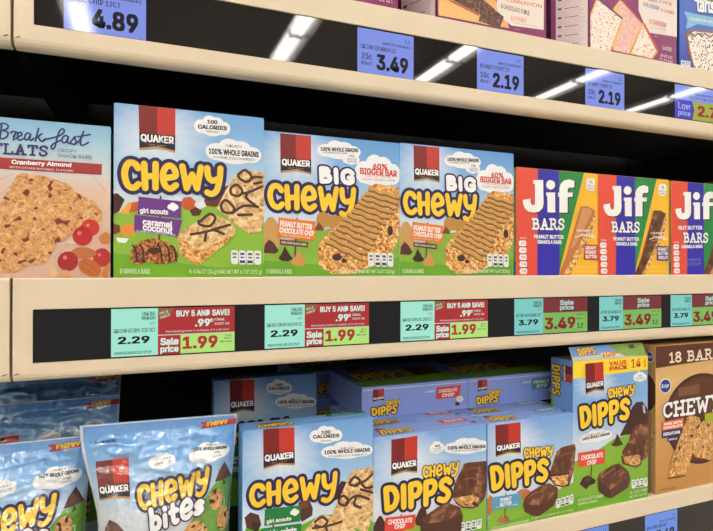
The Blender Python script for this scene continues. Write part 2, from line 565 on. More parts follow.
    def trefoil(self, part, lay, q, col=(250, 250, 250)):
        f = quad_map(q)
        for cx, cy, rx, ry in ((.3, .55, .26, .3), (.5, .32, .26, .3), (.74, .5, .24, .3), (.55, .8, .2, .18)):
            self.ellipse(part, lay, col, None, n=12, f=lambda p: f((cx + (p[0] - .5) * 2 * rx, cy + (p[1] - .5) * 2 * ry)))
    def ops(self, ops, h):
        """run a list of drawing operations in this face's own units (100 = face width)"""
        for op in ops:
            k, part, lay = op[0], op[1], op[2]
            if part in SINGLE and part in self.parts:     # every printed piece of these is a part of its own
                self.done()
            a = op[3:]
            if k == 'bg':
                self.stops, self.h = a[0], h
                self.backdrop(part, 100.0, h, a[0], lay=lay)
            elif k == 'glow':
                self.glow(part, lay, a[0], self.stops, self.h)
            elif k == 'poly':
                self.poly(part, lay, a[0], a[1], *(a[2:]))
            elif k == 'line':
                self.stroke(part, lay, a[0], a[1], a[2], curve=True)
            elif k == 'bar':
                self.stroke(part, lay, a[0], a[1], a[2], cap=False, joints=False)
            elif k == 'text':
                self.text(part, lay, a[0], a[1], a[2], *(a[3:]))
            elif k == 'ell':
                self.ellipse(part, lay, a[0], a[1], *(a[2:]))
            elif k == 'panel':
                self.oat_panel(part, lay, a[0])
            elif k == 'cloud':
                self.cloud(part, lay, a[0])
            elif k == 'facts':
                self.facts(part, lay, a[0])
            elif k == 'trefoil':
                self.trefoil(part, lay, a[0])
            elif k == 'chewy':
                self.word(part, lay, a[0], ROUND, 'CHeWy', 20, (252, 206, 46), (40, 26, 84), 12 if len(a) < 2 else a[1], 1)
            elif k == 'dipps':
                self.word(part, lay, a[0], ROUND, 'DIPPS', 21, (252, 206, 46), (32, 26, 66), 10 if len(a) < 2 else a[1], -1)
            elif k == 'big':
                self.word(part, lay, a[0], ROUND, 'BIG', 24, (248, 248, 250), (40, 28, 90), 9, 4)
            elif k == 'bites':
                self.word(part, lay, a[0], ROUND, 'bites', 22, (248, 248, 250), (70, 40, 80), 7, 3)
            elif k == 'jif':
                f = quad_map(a[0])
                for g in JIF:
                    self.poly(part, lay, (70, 44, 58), [f(((x + 5) / 190, (y + 4) / 128)) for x, y in g])
                    self.poly(part, lay + 1, (250, 250, 248), [f((x / 190, y / 128)) for x, y in g])
            elif k == 'slab':
                self.word(part, lay, a[0], SLAB, a[1], a[2], a[3], a[4], a[5], 3, cap=True)
            elif k == 'drizzle':
                self.drizzle(part, lay, *a)
    def drizzle(self, part, lay, col, w, left, right, n, wave):
        """n icing lines between a left and a right edge"""
        for i in range(n):
            t = (i + 0.5) / n
            A = [left[0][j] + (left[1][j] - left[0][j]) * t for j in (0, 1)]
            B = [right[0][j] + (right[1][j] - right[0][j]) * t for j in (0, 1)]
            pts = []
            for k in range(7):
                s = k / 6
                pts.append((A[0] + (B[0] - A[0]) * s + wave * math.sin(3.1 * k + i), A[1] + (B[1] - A[1]) * s + wave * math.cos(2.3 * k + i * 1.7)))
            self.stroke(part, lay, tuple(int(x * .62) for x in col), w, [(x + .1 * w, y + .45 * w) for x, y in pts], curve=True)
            self.stroke(part, lay + 1, col, w * .8, pts, curve=True)
    def done(self):
        made = {}
        for part, (V, F, C, M) in self.parts.items():
            me = bpy.data.meshes.new(part)
            me.from_pydata(V, [], F)
            keys = list(dict.fromkeys(M))
            for k in keys:
                me.materials.append(MAT[k])
            idx = {k: i for i, k in enumerate(keys)}
            me.polygons.foreach_set('material_index', [idx[m] for m in M])
            at = me.color_attributes.new('ink', 'FLOAT_COLOR', 'CORNER')
            at.data.foreach_set('color', [x for c in C for x in c])
            if self.limit:
                me.polygons.foreach_set('use_smooth', [True] * len(F))
            made[part] = link(part, me, self.root)
        self.parts = {}
        return made

def face(origin, U, Vd, N, unit):
    """frame of a flat face: art (u right, v down) in units of `unit` metres"""
    origin, U, Vd, N = Vector(origin), Vector(U), Vector(Vd), Vector(N)
    return lambda u, v, e: tuple(origin + U * (u * unit) + Vd * (v * unit) + N * e)

def carton(name, label, category, loc, w, d, h, rgb, group=None, rot=(0, 0, 0), art=None, flaps=True):
    """folding carton; local origin under the middle of its front face, front towards -y"""
    t = thing(name, label, category, loc, rot, group)
    bm = bmesh.new()
    box_bm(bm, (-w / 2, 0, 0), (w / 2, d, h), 0.0007, 2)
    bm_obj('carton_body', bm, MAT['ink'], t, rgb)
    if flaps:                                   # glued closing flap on the top
        bm = bmesh.new()
        box_bm(bm, (-w / 2 + 0.0012, 0.0008, h - 0.0002), (w / 2 - 0.0012, d * 0.97, h + 0.0005), 0.0002, 1)
        bm_obj('top_flap', bm, MAT['ink'], t, rgb)
    if art:
        p = Print(t, face((-w / 2, 0, h), (1, 0, 0), (0, 0, -1), (0, -1, 0), w / 100.0), clip=(100.0, h / w * 100.0))
        p.ops(art, h / w * 100.0)
        p.done()
    return t

# ------------------------------------------------------------------ artwork of each pack
# drawn flat in the pack's own units: u runs 0..100 across the face, v runs down from its top edge; the number after the
# part name is the print layer, so that later inks lie on earlier ones
ART = {}
ART['CARAMEL_COCONUT'] = [
    ('bg','front_print',1,[(0,(108,166,224)),(0.25,(150,196,236)),(0.5,(206,226,244)),(0.62,(226,234,244)),(1,(226,234,244))]),
    ('glow','front_print',2,[(-17.89,-10.95),(71.05,-18.86),(71.19,46.76),(-17.35,50.69)]),
    ('poly','meadow_print',3,(142,190,60),[(-0.43,73.79),(8.89,71.62),(20.01,65.98),(33.63,67.49),(44.01,65.2),(71.23,65.56),(100,66.44),(100,116.02),(0,116.02)]),
    ('poly','meadow_print',4,(116,176,36),[(-0.23,99.92),(22.47,102.13),(45.34,106.86),(71.33,109.24),(100,106.64),(100,116.02),(0,116.02)]),
    ('panel','brand_panel',3,[(15.1,-0.48),(38.61,-0.36),(38.52,30.26),(15.75,30.1)]),
    ('cloud','calorie_cloud',3,[(51.01,2.41),(75.96,1.54),(75.98,16.24),(51.07,16.86)]),
    ('text','calorie_cloud',4,(34,32,40),[(59.91,5.23),(66.89,5.02),(66.9,7.65),(59.91,7.85)],'100',2),
    ('text','calorie_cloud',4,(34,32,40),[(53.5,9.18),(73.44,8.57),(73.44,11.51),(53.51,12.07)],'CALORIES',2),
    ('text','calorie_cloud',4,(34,32,40),[(59.43,12.82),(67.41,12.59),(67.41,13.9),(59.44,14.13)],'PER BAR',0),
    ('cloud','grain_cloud',3,[(58.65,17.36),(98.24,16.85),(98.24,35.32),(58.7,35.35)]),
    ('text','grain_cloud',4,(34,32,40),[(72.67,21.54),(83.75,21.47),(83.75,23.3),(72.67,23.36)],'MADE WITH',0),
    ('text','grain_cloud',4,(34,32,40),[(60.99,25.14),(96.21,24.89),(96.21,28.95),(61,29.11)],'100% WHOLE GRAINS',2),
    ('text','grain_cloud',4,(34,32,40),[(64.1,30.19),(93.38,30.09),(93.39,31.93),(64.11,32)],'& OTHER DELICIOUS INGREDIENTS',0),
    ('poly','ingredient_print',4,(112,52,28),[(64,55.07),(74.83,50.37),(76.07,64.16),(64.04,66.54),(55.01,64.84)]),
    ('poly','ingredient_print',5,(74,34,24),[(-0.42,60.69),(2.2,59.87),(6.63,64.02),(3.17,72.26),(-0.32,74.27)]),
    ('poly','ingredient_print',5,(240,172,72),[(3.18,73.69),(8.85,65.87),(15.07,64.7),(15.11,70.48),(9.35,73.52)]),
    ('poly','ingredient_print',6,(206,98,40),[(9.35,73.05),(11.07,66.27),(15.07,64.7),(15.11,70.96)]),
    ('poly','ingredient_print',5,(232,142,56),[(3.27,85.61),(7.18,79.8),(12.94,80.15),(12.99,87.35),(6.8,88.41)]),
    ('poly','ingredient_print',5,(120,50,32),[(-0.27,79.98),(3.68,81.32),(4.15,85.6),(-0.22,87.58)]),
    ('poly','ingredient_print',6,(236,238,232),[(1.55,89.45),(9.46,89.8),(7.28,93.18),(2.44,92.29)]),
    ('poly','ingredient_print',5,(204,92,38),[(41.45,65.28),(44.22,60.77),(48.88,60.11),(52.18,62.96),(50.79,68.44),(45.65,69.58)]),
    ('poly','ingredient_print',5,(240,240,240),[(51.25,64.96),(57.36,61.04),(59.27,66.19),(53.61,69.34)]),
    ('poly','ingredient_print',6,(96,42,34),[(47.98,69.51),(52.19,66.91),(56.44,69.26),(55.04,72.76),(50.34,73.38)]),
    ('chewy','product_name',5,[(4.23,36.29),(71.17,36.7),(71.21,56.29),(4.83,58.82)]),
    ('bar','sign_post',6,(96,60,36),1.18,[(29.25,60.32),(28.3,93.62)]),
    ('poly','scouts_sign',7,(112,52,142),[(15.27,61.56),(42.6,63.53),(42.42,75.31),(14.68,73.38)]),
    ('text','scouts_sign',8,(248,248,250),[(15.99,69.01),(34.1,69.43),(34.12,74.06),(16.02,73.34)],'girl scouts',2),
    ('trefoil','scouts_sign',8,[(33.16,64.33),(40.99,64.56),(41.01,70.69),(33.19,70.43)]),
    ('poly','flavour_sign',7,(112,52,142),[(12.9,73.91),(43.36,76.52),(40.17,88.09),(12.53,84.96)]),
    ('text','flavour_sign',8,(248,248,250),[(17.83,76.18),(36.9,77.65),(36.92,82.53),(17.85,80.52)],'caramel',2),
    ('text','flavour_sign',8,(248,248,250),[(17.85,80.04),(36.92,82.05),(36.94,86.44),(17.88,84.13)],'coconut',2),
    ('text','flavour_sign',8,(248,248,250),[(13.86,83.97),(38.78,86.4),(38.78,87.62),(13.87,85.17)],'FLAVORED WITH OTHER NATURAL FLAVORS',0),
    ('poly','cookie_picture',8,(130,70,30),[(10.21,102.7),(11.72,96.23),(16.8,91.37),(24.65,89.56),(32.61,91.86),(38.36,95.68),(40.69,102),(37.26,105.91),(27.01,106.93),(22.49,105.02),(18.02,106.96),(13.12,106.98)],'coconut',1),
    ('ell','cookie_picture',9,(74,40,20),[(20.64,95.65),(29.67,95.54),(29.69,99.9),(20.66,99.98)]),
    ('line','cookie_picture',10,(56,28,18),1.18,[(11.71,94.55),(13.5,97.41),(14.44,105.06)]),
    ('line','cookie_picture',10,(56,28,18),1.18,[(16.15,93.92),(17.96,97.36),(18.9,105.04)]),
    ('line','cookie_picture',10,(56,28,18),1.18,[(27.39,93.49),(29.22,97.24),(30.17,104.98)]),
    ('line','cookie_picture',10,(56,28,18),1.18,[(32.4,94.06),(34.24,97.19),(35.19,104.95)]),
    ('line','cookie_picture',10,(56,28,18),1.18,[(36.52,94.53),(38.37,97.14),(39.32,104.93)]),
    ('poly','bar_picture',8,(220,170,100),[(80.42,41.29),(84.59,39.32),(100,39.33),(100,71.03),(98.25,82.53),(89.56,84.98),(77.31,76.68),(66.43,67.46),(72.42,54.74)],'granola_pale'),
    ('poly','bar_picture',9,(220,170,100),[(40.17,87.84),(44.08,82.88),(61.67,71.59),(65.25,71.99),(76.58,76.7),(79.99,80.64),(79.02,85.18),(54.22,107.81),(48.12,104.88),(42.07,99.55)],'granola_pale'),
    ('poly','bar_picture',10,(206,150,80),[(40.17,87.84),(55.12,97.46),(79.02,85.18),(73.7,91.27),(54.22,107.81),(48.12,104.88),(42.07,99.55)],'granola'),
    ('line','bar_picture',11,(84,50,38),1.88,[(81.4,42.51),(86.31,38.98),(90.77,43.34),(87.8,47.54),(82.39,45.25),(81.4,42.51)]),
    ('line','bar_picture',11,(84,50,38),1.88,[(87.8,47.54),(92.75,43.76),(98.24,43.51)]),
    ('line','bar_picture',11,(84,50,38),1.88,[(92.76,48.35),(98.25,47.09)]),
    ('line','bar_picture',11,(84,50,38),1.88,[(76.54,52.06),(80.43,49.88),(84.36,54.27),(81.42,57.92),(76.54,56.59),(76.05,53.09)]),
    ('line','bar_picture',11,(84,50,38),1.88,[(83.38,56.34),(90.78,54.02),(98.25,50.16)]),
    ('line','bar_picture',11,(84,50,38),1.88,[(89.29,54.08),(87.07,58.73),(93.26,63.59)]),
    ('line','bar_picture',11,(84,50,38),1.88,[(69.31,64.88),(72.67,61.26),(78.51,66.59),(76.57,70.17),(70.76,69.33),(69.31,64.88)]),
    ('line','bar_picture',11,(84,50,38),1.88,[(77.54,70.14),(85.36,64.86),(95.75,65.04)]),
    ('line','bar_picture',11,(84,50,38),1.88,[(81.44,71.54),(91.28,70.76)]),
    ('line','bar_picture',11,(84,50,38),1.88,[(55.05,77.21),(61.67,71.59),(65.49,74.47),(61.69,80.03),(55.06,79.19),(54.11,76.74)]),
    ('line','bar_picture',11,(84,50,38),1.88,[(48.98,86.22),(59.33,84.05),(68.86,80.87),(75.61,78.72)]),
    ('line','bar_picture',11,(84,50,38),1.88,[(59.33,84.05),(58.4,90.5)]),
    ('line','bar_picture',11,(84,50,38),1.88,[(64.08,82.47),(71.28,85.32)]),
    ('facts','nutrition_strip',12,[(76.13,96.74),(98.25,97.02),(98.25,107.16),(76.15,106.74)]),
    ('text','net_weight_lettering',12,(226,238,200),[(3.88,109.87),(22.52,110.07),(22.54,113.68),(3.91,113.43)],'8 GRANOLA BARS',1),
    ('text','net_weight_lettering',12,(226,238,200),[(48.14,110.27),(98.25,110.7),(98.25,114.76),(48.16,114.19)],'8-0.84 OZ (24 g) BARS NET WT 6.7 OZ (192 g)',1),
]
ART['THIN_MINTS'] = [
    ('bg','front_print',1,[(0,(112,164,224)),(0.3,(150,194,236)),(0.6,(216,230,244)),(1,(216,230,244))]),
    ('glow','front_print',2,[(-7.75,-12.7),(62.28,-5.7),(62.4,52.15),(-7.63,41.43)]),
    ('poly','meadow_print',3,(112,176,40),[(0.28,75.58),(2.52,68.03),(15.14,71.42),(43.75,72.97),(58.64,68.37),(71.38,70.52),(99.96,80.32),(99.19,105.08),(97.87,120.98),(3.74,106.98)]),
    ('panel','brand_panel',3,[(14.52,-0.33),(37.51,0.77),(37.81,28.6),(14.81,28.74)]),
    ('cloud','calorie_cloud',3,[(49.02,1.55),(74.87,2.87),(74.9,16.53),(49.05,14.88)]),
    ('text','calorie_cloud',4,(34,32,40),[(58.19,5.76),(65.43,6.13),(65.43,8.57),(58.2,8.18)],'100',2),
    ('text','calorie_cloud',4,(34,32,40),[(51.56,8.23),(72.24,9.42),(72.25,12.15),(51.57,10.91)],'CALORIES',2),
    ('text','calorie_cloud',4,(34,32,40),[(57.69,12.7),(65.96,13.23),(65.97,14.45),(57.69,13.91)],'PER BAR',0),
    ('cloud','grain_cloud',3,[(58.03,14.52),(99.84,17),(99.87,30.96),(58.06,27.97)]),
    ('text','grain_cloud',4,(34,32,40),[(72.73,20.08),(84.43,20.78),(84.44,22.16),(72.73,21.45)],'MADE WITH',0),
    ('text','grain_cloud',4,(34,32,40),[(60.46,20.74),(97.69,23.13),(97.69,26.19),(60.47,23.7)],'100% WHOLE GRAINS',2),
    ('text','grain_cloud',4,(34,32,40),[(63.71,25.06),(94.68,27.16),(94.68,28.55),(63.72,26.41)],'& OTHER DELICIOUS INGREDIENTS',0),
    ('poly','ingredient_print',4,(70,36,26),[(68.27,55.47),(73.92,45.39),(79.12,46.88),(73.94,57.56),(68.79,59.42)]),
    ('poly','ingredient_print',5,(84,44,32),[(1.38,60.55),(5.45,57.59),(11.42,60.42),(13.28,67.63),(9.6,72.03),(2.75,68.07)]),
    ('poly','ingredient_print',6,(52,26,20),[(6.38,64.14),(13.28,67.63),(10.06,73.03),(6.85,69.71)]),
    ('poly','ingredient_print',5,(78,42,30),[(40.78,55.92),(48.63,55.27),(51.62,62.42),(51.14,67.59),(43.26,70.99),(40.32,65.29)]),
    ('poly','ingredient_print',6,(110,66,44),[(40.78,55.92),(48.63,55.27),(48.15,60.9),(42.26,61.36)]),
    ('chewy','product_name',5,[(4.04,37.29),(71.32,36.51),(70.84,57.81),(4.54,55.16)]),
    ('bar','sign_post',6,(96,60,36),1.23,[(22.58,55.34),(21.24,85.25)]),
    ('poly','scouts_sign',7,(20,128,62),[(15.8,57.01),(42.25,58.52),(42.03,70.3),(15.37,68.92)]),
    ('text','scouts_sign',8,(248,248,250),[(16.98,64.59),(35.23,65.37),(35.24,68.9),(16.99,68.28)],'girl scouts',2),
    ('trefoil','scouts_sign',8,[(34.01,59.54),(41.28,60.25),(41.29,65.93),(34.02,65.17)]),
    ('poly','flavour_sign',7,(20,128,62),[(13.28,70.4),(42.77,71.85),(42.31,84.54),(12.85,82.73)]),
    ('text','flavour_sign',8,(248,248,250),[(17.47,72.52),(39.36,73.14),(39.37,79.27),(17.48,78.07)],'thin mints',2),
    ('poly','bar_picture',8,(220,170,100),[(81.21,40.81),(85.68,38.48),(100.42,38.02),(99.95,75.33),(95.11,88.16),(84.45,82.55),(66.77,72.65),(68.8,65.24)],'granola_pale'),
    ('poly','bar_picture',9,(220,170,100),[(41.81,80.9),(53.63,69.92),(61.17,68.32),(79.18,76.73),(85.77,85.24),(81.83,91.89),(66.33,108.34),(48.72,95.24)],'granola_pale'),
    ('line','bar_picture',11,(84,50,38),1.97,[(80.43,47.56),(84.37,43.71),(88.62,46.78),(86.5,50.42),(81.22,49.14)]),
    ('line','bar_picture',11,(84,50,38),1.97,[(86.5,49.43),(93.69,47.52),(99.89,42.93)]),
    ('line','bar_picture',11,(84,50,38),1.97,[(89.69,48.91),(93.7,53.22),(99.37,53.32)]),
    ('line','bar_picture',11,(84,50,38),1.97,[(71.88,58.46),(75.5,56.59),(79.68,61.15),(77.07,64.16),(72.4,61.94),(71.88,58.46)]),
    ('line','bar_picture',11,(84,50,38),1.97,[(77.85,62.33),(85.72,58.17),(96.41,62.32)]),
    ('line','bar_picture',11,(84,50,38),1.97,[(85.72,59.16),(84.41,64.85),(89.72,67.68)]),
    ('line','bar_picture',11,(84,50,38),1.97,[(89.69,53.85),(99.38,57.8)]),
    ('line','bar_picture',11,(84,50,38),1.97,[(53.14,72.22),(58.64,69.82),(62.7,73.88),(58.66,77.02),(53.64,75.18)]),
    ('line','bar_picture',11,(84,50,38),1.97,[(51.65,76.74),(63.72,76.95),(73.98,75.83)]),
    ('line','bar_picture',11,(84,50,38),1.97,[(61.18,76.5),(64.24,83.79),(68.84,85.84)]),
]
ART['BIG_PEANUT'] = [
    ('bg','front_print',1,[(0,(96,156,220)),(0.3,(150,194,234)),(0.6,(214,228,244)),(1,(214,228,244))]),
    ('glow','front_print',2,[(-11.79,-10.82),(55.66,-17.86),(56.56,39.2),(-10.89,42.65)]),
    ('poly','meadow_print',3,(136,184,60),[(0.33,80.08),(7.75,74.34),(22.25,71.61),(37.1,65.07),(61.44,62.28),(100.16,58.93),(100,96.65),(0,96.65)]),
    ('poly','meadow_print',4,(108,172,34),[(0.23,86.07),(28.87,88.3),(61.87,89.8),(100.28,83.06),(100,96.65),(0,96.65)]),
    ('panel','brand_panel',3,[(11.06,0.8),(32.6,0.71),(32.81,27.18),(11.5,27.33)]),
    ('cloud','grain_cloud',3,[(36.74,2.84),(69.18,1.31),(69.39,14.57),(36.95,15.71)]),
    ('text','grain_cloud',4,(34,32,40),[(39.43,7.61),(67.42,6.38),(67.46,9.16),(39.48,10.31)],'100% WHOLE GRAINS',2),
    ('text','grain_cloud',4,(34,32,40),[(41.01,10.61),(64.71,9.59),(64.73,10.86),(41.03,11.86)],'& OTHER DELICIOUS INGREDIENTS',0),
    ('cloud','gram_cloud',4,[(55.19,9.7),(68.38,9.3),(68.52,18.27),(55.33,18.56)]),
    ('text','gram_cloud',6,(34,32,40),[(60.19,11.43),(64.28,11.33),(64.31,13.03),(60.21,13.12)],'18g',1),
    ('text','gram_cloud',6,(34,32,40),[(58.87,13.86),(66.15,13.53),(66.17,14.81),(58.89,15.13)],'WHOLE',0),
    ('text','gram_cloud',6,(34,32,40),[(58.89,15.56),(66.18,15.24),(66.2,16.52),(58.91,16.83)],'GRAINS',0),
    ('cloud','bigger_cloud',3,[(64.72,10.23),(100.62,8.76),(100.99,32.96),(65.09,33.65)]),
    ('text','bigger_cloud',4,(214,66,44),[(78.71,16.05),(90.09,15.89),(90.15,20.03),(78.78,20.15)],'60%',2),
    ('text','bigger_cloud',4,(214,66,44),[(68.78,19.75),(97.87,19.96),(97.94,24.78),(68.85,24.46)],'BIGGER BAR',2),
    ('text','bigger_cloud',4,(196,120,110),[(72.31,24.45),(93.58,24.18),(93.61,25.93),(72.34,26.16)],'THAN OUR ORIGINAL',0),
    ('text','bigger_cloud',4,(196,120,110),[(70.04,26.95),(96.03,26.44),(96.05,28.19),(70.07,28.66)],'CHEWY GRANOLA BAR',0),
    ('poly','ingredient_print',5,(206,160,92),[(0.13,80.08),(0.23,62.09),(2.99,57.6),(6.24,57.08),(10.01,61.78),(12.3,75.87),(5.8,80)]),
    ('poly','ingredient_print',6,(86,48,34),[(0.14,81.08),(0.86,75.68),(3.64,72.02),(6.94,74.36),(10.3,79.54),(7.87,81.58)]),
    ('poly','ingredient_print',6,(196,140,66),[(36.56,58.87),(37.78,53.85),(42.12,52.44),(47,54.76),(52.77,54.54),(57.28,56.49),(56.93,62.41),(51.6,65.09),(44.91,62.35),(40.12,63.74)],None,1),
    ('poly','ingredient_print',7,(128,74,40),[(34.93,65.13),(37.87,59.24),(41.86,63.69),(41.45,65.37)]),
    ('big','product_size',7,[(37.69,21.05),(64.9,21.73),(65.07,32.37),(38.31,32.65)]),
    ('chewy','product_name',5,[(1.78,33.98),(66.01,33.6),(65.4,53.22),(2.91,52.78)]),
    ('bar','sign_post',6,(96,60,36),1.08,[(22.86,57.29),(21.22,85.9)]),
    ('poly','flavour_sign',7,(238,132,40),[(10.14,57.14),(36.14,59.3),(35.49,72.56),(9.12,70.28)]),
    ('text','flavour_sign',8,(248,248,250),[(11.2,59.32),(33.58,61.24),(33.21,64.97),(10.86,63.17)],'PEANUT BUTTER',2),
    ('text','flavour_sign',8,(248,248,250),[(10.87,63.78),(34.94,65.75),(34.57,69.27),(10.51,67.42)],'CHOCOLATE CHIP',2),
    ('text','flavour_sign',8,(248,248,250),[(11.76,68.2),(32,69.95),(31.8,70.99),(11.57,69.21)],'NATURALLY & ARTIFICIALLY FLAVORED',0),
    ('poly','flavour_sign',7,(110,60,44),[(11,71.85),(30.77,73.48),(30.4,77.19),(10.85,75.49)]),
    ('text','flavour_sign',8,(248,248,250),[(12.26,73.04),(29.5,74.53),(29.31,75.97),(12.07,74.46)],'REAL CHOCOLATE CHIPS',1),
    ('poly','ingredient_print',8,(66,36,30),[(9.97,84.38),(11.99,81.94),(14.39,76.64),(17.81,82.27),(19.94,84.69),(16.63,86.75),(12.06,86.38)]),
    ('poly','ingredient_print',9,(206,152,84),[(18.31,87.55),(20.77,84.28),(23.63,78.94),(27.1,83.8),(29.29,87.89),(25.93,89.96),(20.86,89.57)]),
    ('poly','bar_picture',8,(214,160,90),[(37.29,77.08),(41.1,70.78),(47.16,64.79),(59.08,56.42),(68,43.95),(76.17,32.81),(80.58,30.62),(99.03,32.19),(99.82,52.35),(99.59,69.48),(92.06,82.27),(77.98,89.73),(61.97,95.73),(47.64,95.29),(38.36,89.49)],'granola'),
    ('drizzle','bar_picture',9,(214,158,86),2.8,[(42.02,73.67),(77.57,32.95)],[(68.66,85.94),(101.05,37.35)],13,0.5),
    ('ell','bar_picture',10,(66,40,38),[(47.86,81.08),(54.97,81),(55.05,86.05),(47.94,86.1)]),
    ('ell','bar_picture',10,(66,40,38),[(90.05,60.55),(94.37,60.42),(94.48,67.41),(90.16,67.51)]),
    ('ell','bar_picture',10,(66,40,38),[(54.58,84.58),(58.18,84.54),(58.22,87.5),(54.63,87.52)]),
    ('facts','nutrition_strip',11,[(74.57,79.89),(94.91,80.28),(95.07,90.32),(74.72,89.75)]),
    ('text','net_weight_lettering',11,(226,238,200),[(1.94,91.66),(19.22,91.81),(19.27,95.07),(1.99,94.86)],'5 GRANOLA BARS',1),
    ('text','net_weight_lettering',11,(236,240,214),[(49.8,91.95),(95.57,92.06),(95.63,95.55),(49.85,95.29)],'5-1.48 OZ (42 g) BARS NET WT 7.4 OZ (210 g)',1),
]
ART['NUT_BAR_CREAMY'] = [
    ('bg','front_print',1,[(0,(248,190,44)),(1,(248,190,44))]),
    ('poly','stripe_print',2,(34,138,66),[(49.45,0.15),(82.01,0),(49.63,102.88),(46.25,102.91)]),
    ('poly','stripe_print',2,(52,40,176),[(24.57,-0.01),(50.12,-0.01),(51.33,102.87),(23.69,102.91)]),
    ('poly','stripe_print',2,(232,82,60),[(0,0),(24.9,-0.01),(24.01,102.9),(-0,102.89)]),
    ('jif','brand_lettering',4,[(6.13,10.92),(69.69,6.9),(69.34,41.51),(7.54,43.27)]),
    ('slab','product_name',5,[(17.32,47.49),(57.14,46.54),(57.01,58.01),(17.81,58.59)],'BARS',17,(248,248,250),(70,50,80),4),
    ('text','flavour_line',5,(248,248,250),[(19.96,63.28),(55.89,62.97),(56.07,66.79),(20.13,67)],'PEANUT BUTTER',2),
    ('text','flavour_line',5,(248,248,250),[(24.08,68.19),(53.4,67.98),(53.58,71.79),(24.25,71.92)],'GRANOLA BARS',2),
    ('poly','bar_picture',5,(206,140,84),[(77.37,33.89),(86.59,33.34),(95.41,36.74),(96.82,42.84),(95.6,54.14),(65.37,101.78),(61.95,102.78),(48.95,102.89),(58.37,85.9),(69.97,54.16)],'granola'),
    ('poly','bar_picture',6,(196,120,68),[(77.37,33.89),(86.59,33.34),(95.41,36.74),(95.62,40.66),(87.65,53.93),(74.47,73.9),(55.08,102.84),(48.95,102.89),(58.37,85.9),(69.97,54.16)],None),
    ('poly','bar_picture',7,(216,150,96),[(79.57,35.42),(86.67,35.01),(92.57,37.74),(84.65,51.27),(69.57,74.05),(64.09,75.86),(72.76,54.03)]),
    ('text','bar_picture',8,(248,248,250),[(72.2,56.82),(93.55,56.48),(93.67,58.72),(72.31,59.03)],'CRUNCHY',1),
    ('text','bar_picture',8,(248,248,250),[(77.3,60.21),(94.48,60.37),(94.66,63.74),(77.45,63.26)],'oats',1),
    ('line','bar_picture',8,(248,248,250),0.75,[(70.49,64.62),(80.25,62.6),(96.89,64.78)]),
    ('poly','flavour_sign',8,(206,56,44),[(82.13,71.45),(99.08,71.76),(99.18,87.31),(81.49,86.82)]),
    ('text','flavour_sign',9,(248,248,250),[(82.92,73.1),(97.32,72.95),(97.52,76.61),(83.11,76.72)],'CREAMY',2),
    ('text','flavour_sign',9,(248,248,250),[(83.15,77.56),(97.56,77.46),(97.75,81.12),(83.34,81.19)],'PEANUT',2),
    ('text','flavour_sign',9,(248,248,250),[(83.38,82.02),(97.8,81.97),(97.99,85.64),(83.57,85.66)],'BUTTER',2),
    ('poly','gram_badge',5,(248,248,250),[(84.5,6.82),(86.54,5),(93.73,4.98),(96.01,7.03),(95.4,16.02),(93.67,17.54),(86.48,17.5),(84.24,15.71)]),
    ('text','gram_badge',6,(206,56,44),[(88.06,6.54),(92.37,6.48),(92.57,10.37),(88.26,10.42)],'3g',1),
    ('text','gram_badge',6,(206,56,44),[(85.82,11.71),(94.79,11.32),(94.89,13.27),(85.92,13.65)],'PROTEIN',0),
    ('text','gram_badge',6,(206,56,44),[(86.68,14.43),(94.22,14.15),(94.32,16.1),(86.78,16.36)],'PER BAR',0),
    ('poly','nutrition_strip',6,(248,248,250),[(3.6,69.17),(9.94,69.21),(10.96,70.5),(10.77,73.41),(9.54,74.51),(3.19,74.44),(2.19,73.16),(2.4,70.53)]),
    ('text','nutrition_strip',7,(206,70,56),[(4.29,70.46),(9.37,70.55),(9.47,72.92),(4.39,72.82)],'170',1),
    ('poly','nutrition_strip',6,(248,248,250),[(3.88,75.73),(10.23,75.81),(11.25,77.1),(11.05,80.01),(9.82,81.1),(3.48,81),(2.47,79.71),(2.68,77.08)]),
    ('text','nutrition_strip',7,(206,70,56),[(4.57,77.03),(9.65,77.14),(9.76,79.52),(4.67,79.39)],'2.5g',1),
    ('poly','nutrition_strip',6,(248,248,250),[(4.16,82.3),(10.52,82.41),(11.53,83.71),(11.34,86.62),(10.11,87.71),(3.76,87.57),(2.75,86.28),(2.96,83.64)]),
    ('text','nutrition_strip',7,(206,70,56),[(4.85,83.6),(9.94,83.74),(10.04,86.12),(4.95,85.97)],'90mg',1),
    ('poly','nutrition_strip',6,(248,248,250),[(4.45,88.88),(10.81,89.02),(11.82,90.32),(11.63,93.24),(10.4,94.32),(4.04,94.15),(3.04,92.85),(3.24,90.22)]),
    ('text','nutrition_strip',7,(206,70,56),[(5.13,90.18),(10.23,90.35),(10.33,92.73),(5.24,92.55)],'7g',1),
    ('poly','nutrition_strip',6,(248,248,250),[(4.73,95.46),(11.1,95.64),(12.11,96.95),(11.92,99.87),(10.69,100.94),(4.32,100.74),(3.32,99.44),(3.52,96.8)]),
    ('text','nutrition_strip',7,(206,70,56),[(5.42,96.77),(10.52,96.97),(10.62,99.35),(5.52,99.15)],'4g',1),
    ('text','nutrition_strip',6,(248,248,250),[(3.46,66.03),(11.08,66.01),(11.16,67.85),(3.54,67.86)],'PER BAR',0),
    ('text','net_weight_lettering',6,(252,220,130),[(71.91,92.83),(97.64,92.72),(97.79,95.55),(72.04,95.61)],'5 BARS 1.3 OZ (38 g)',0),
    ('text','net_weight_lettering',6,(252,220,130),[(70.71,97.02),(97.13,96.97),(97.28,99.8),(70.85,99.79)],'NET WT 6.7 OZ (190 g)',0),
]
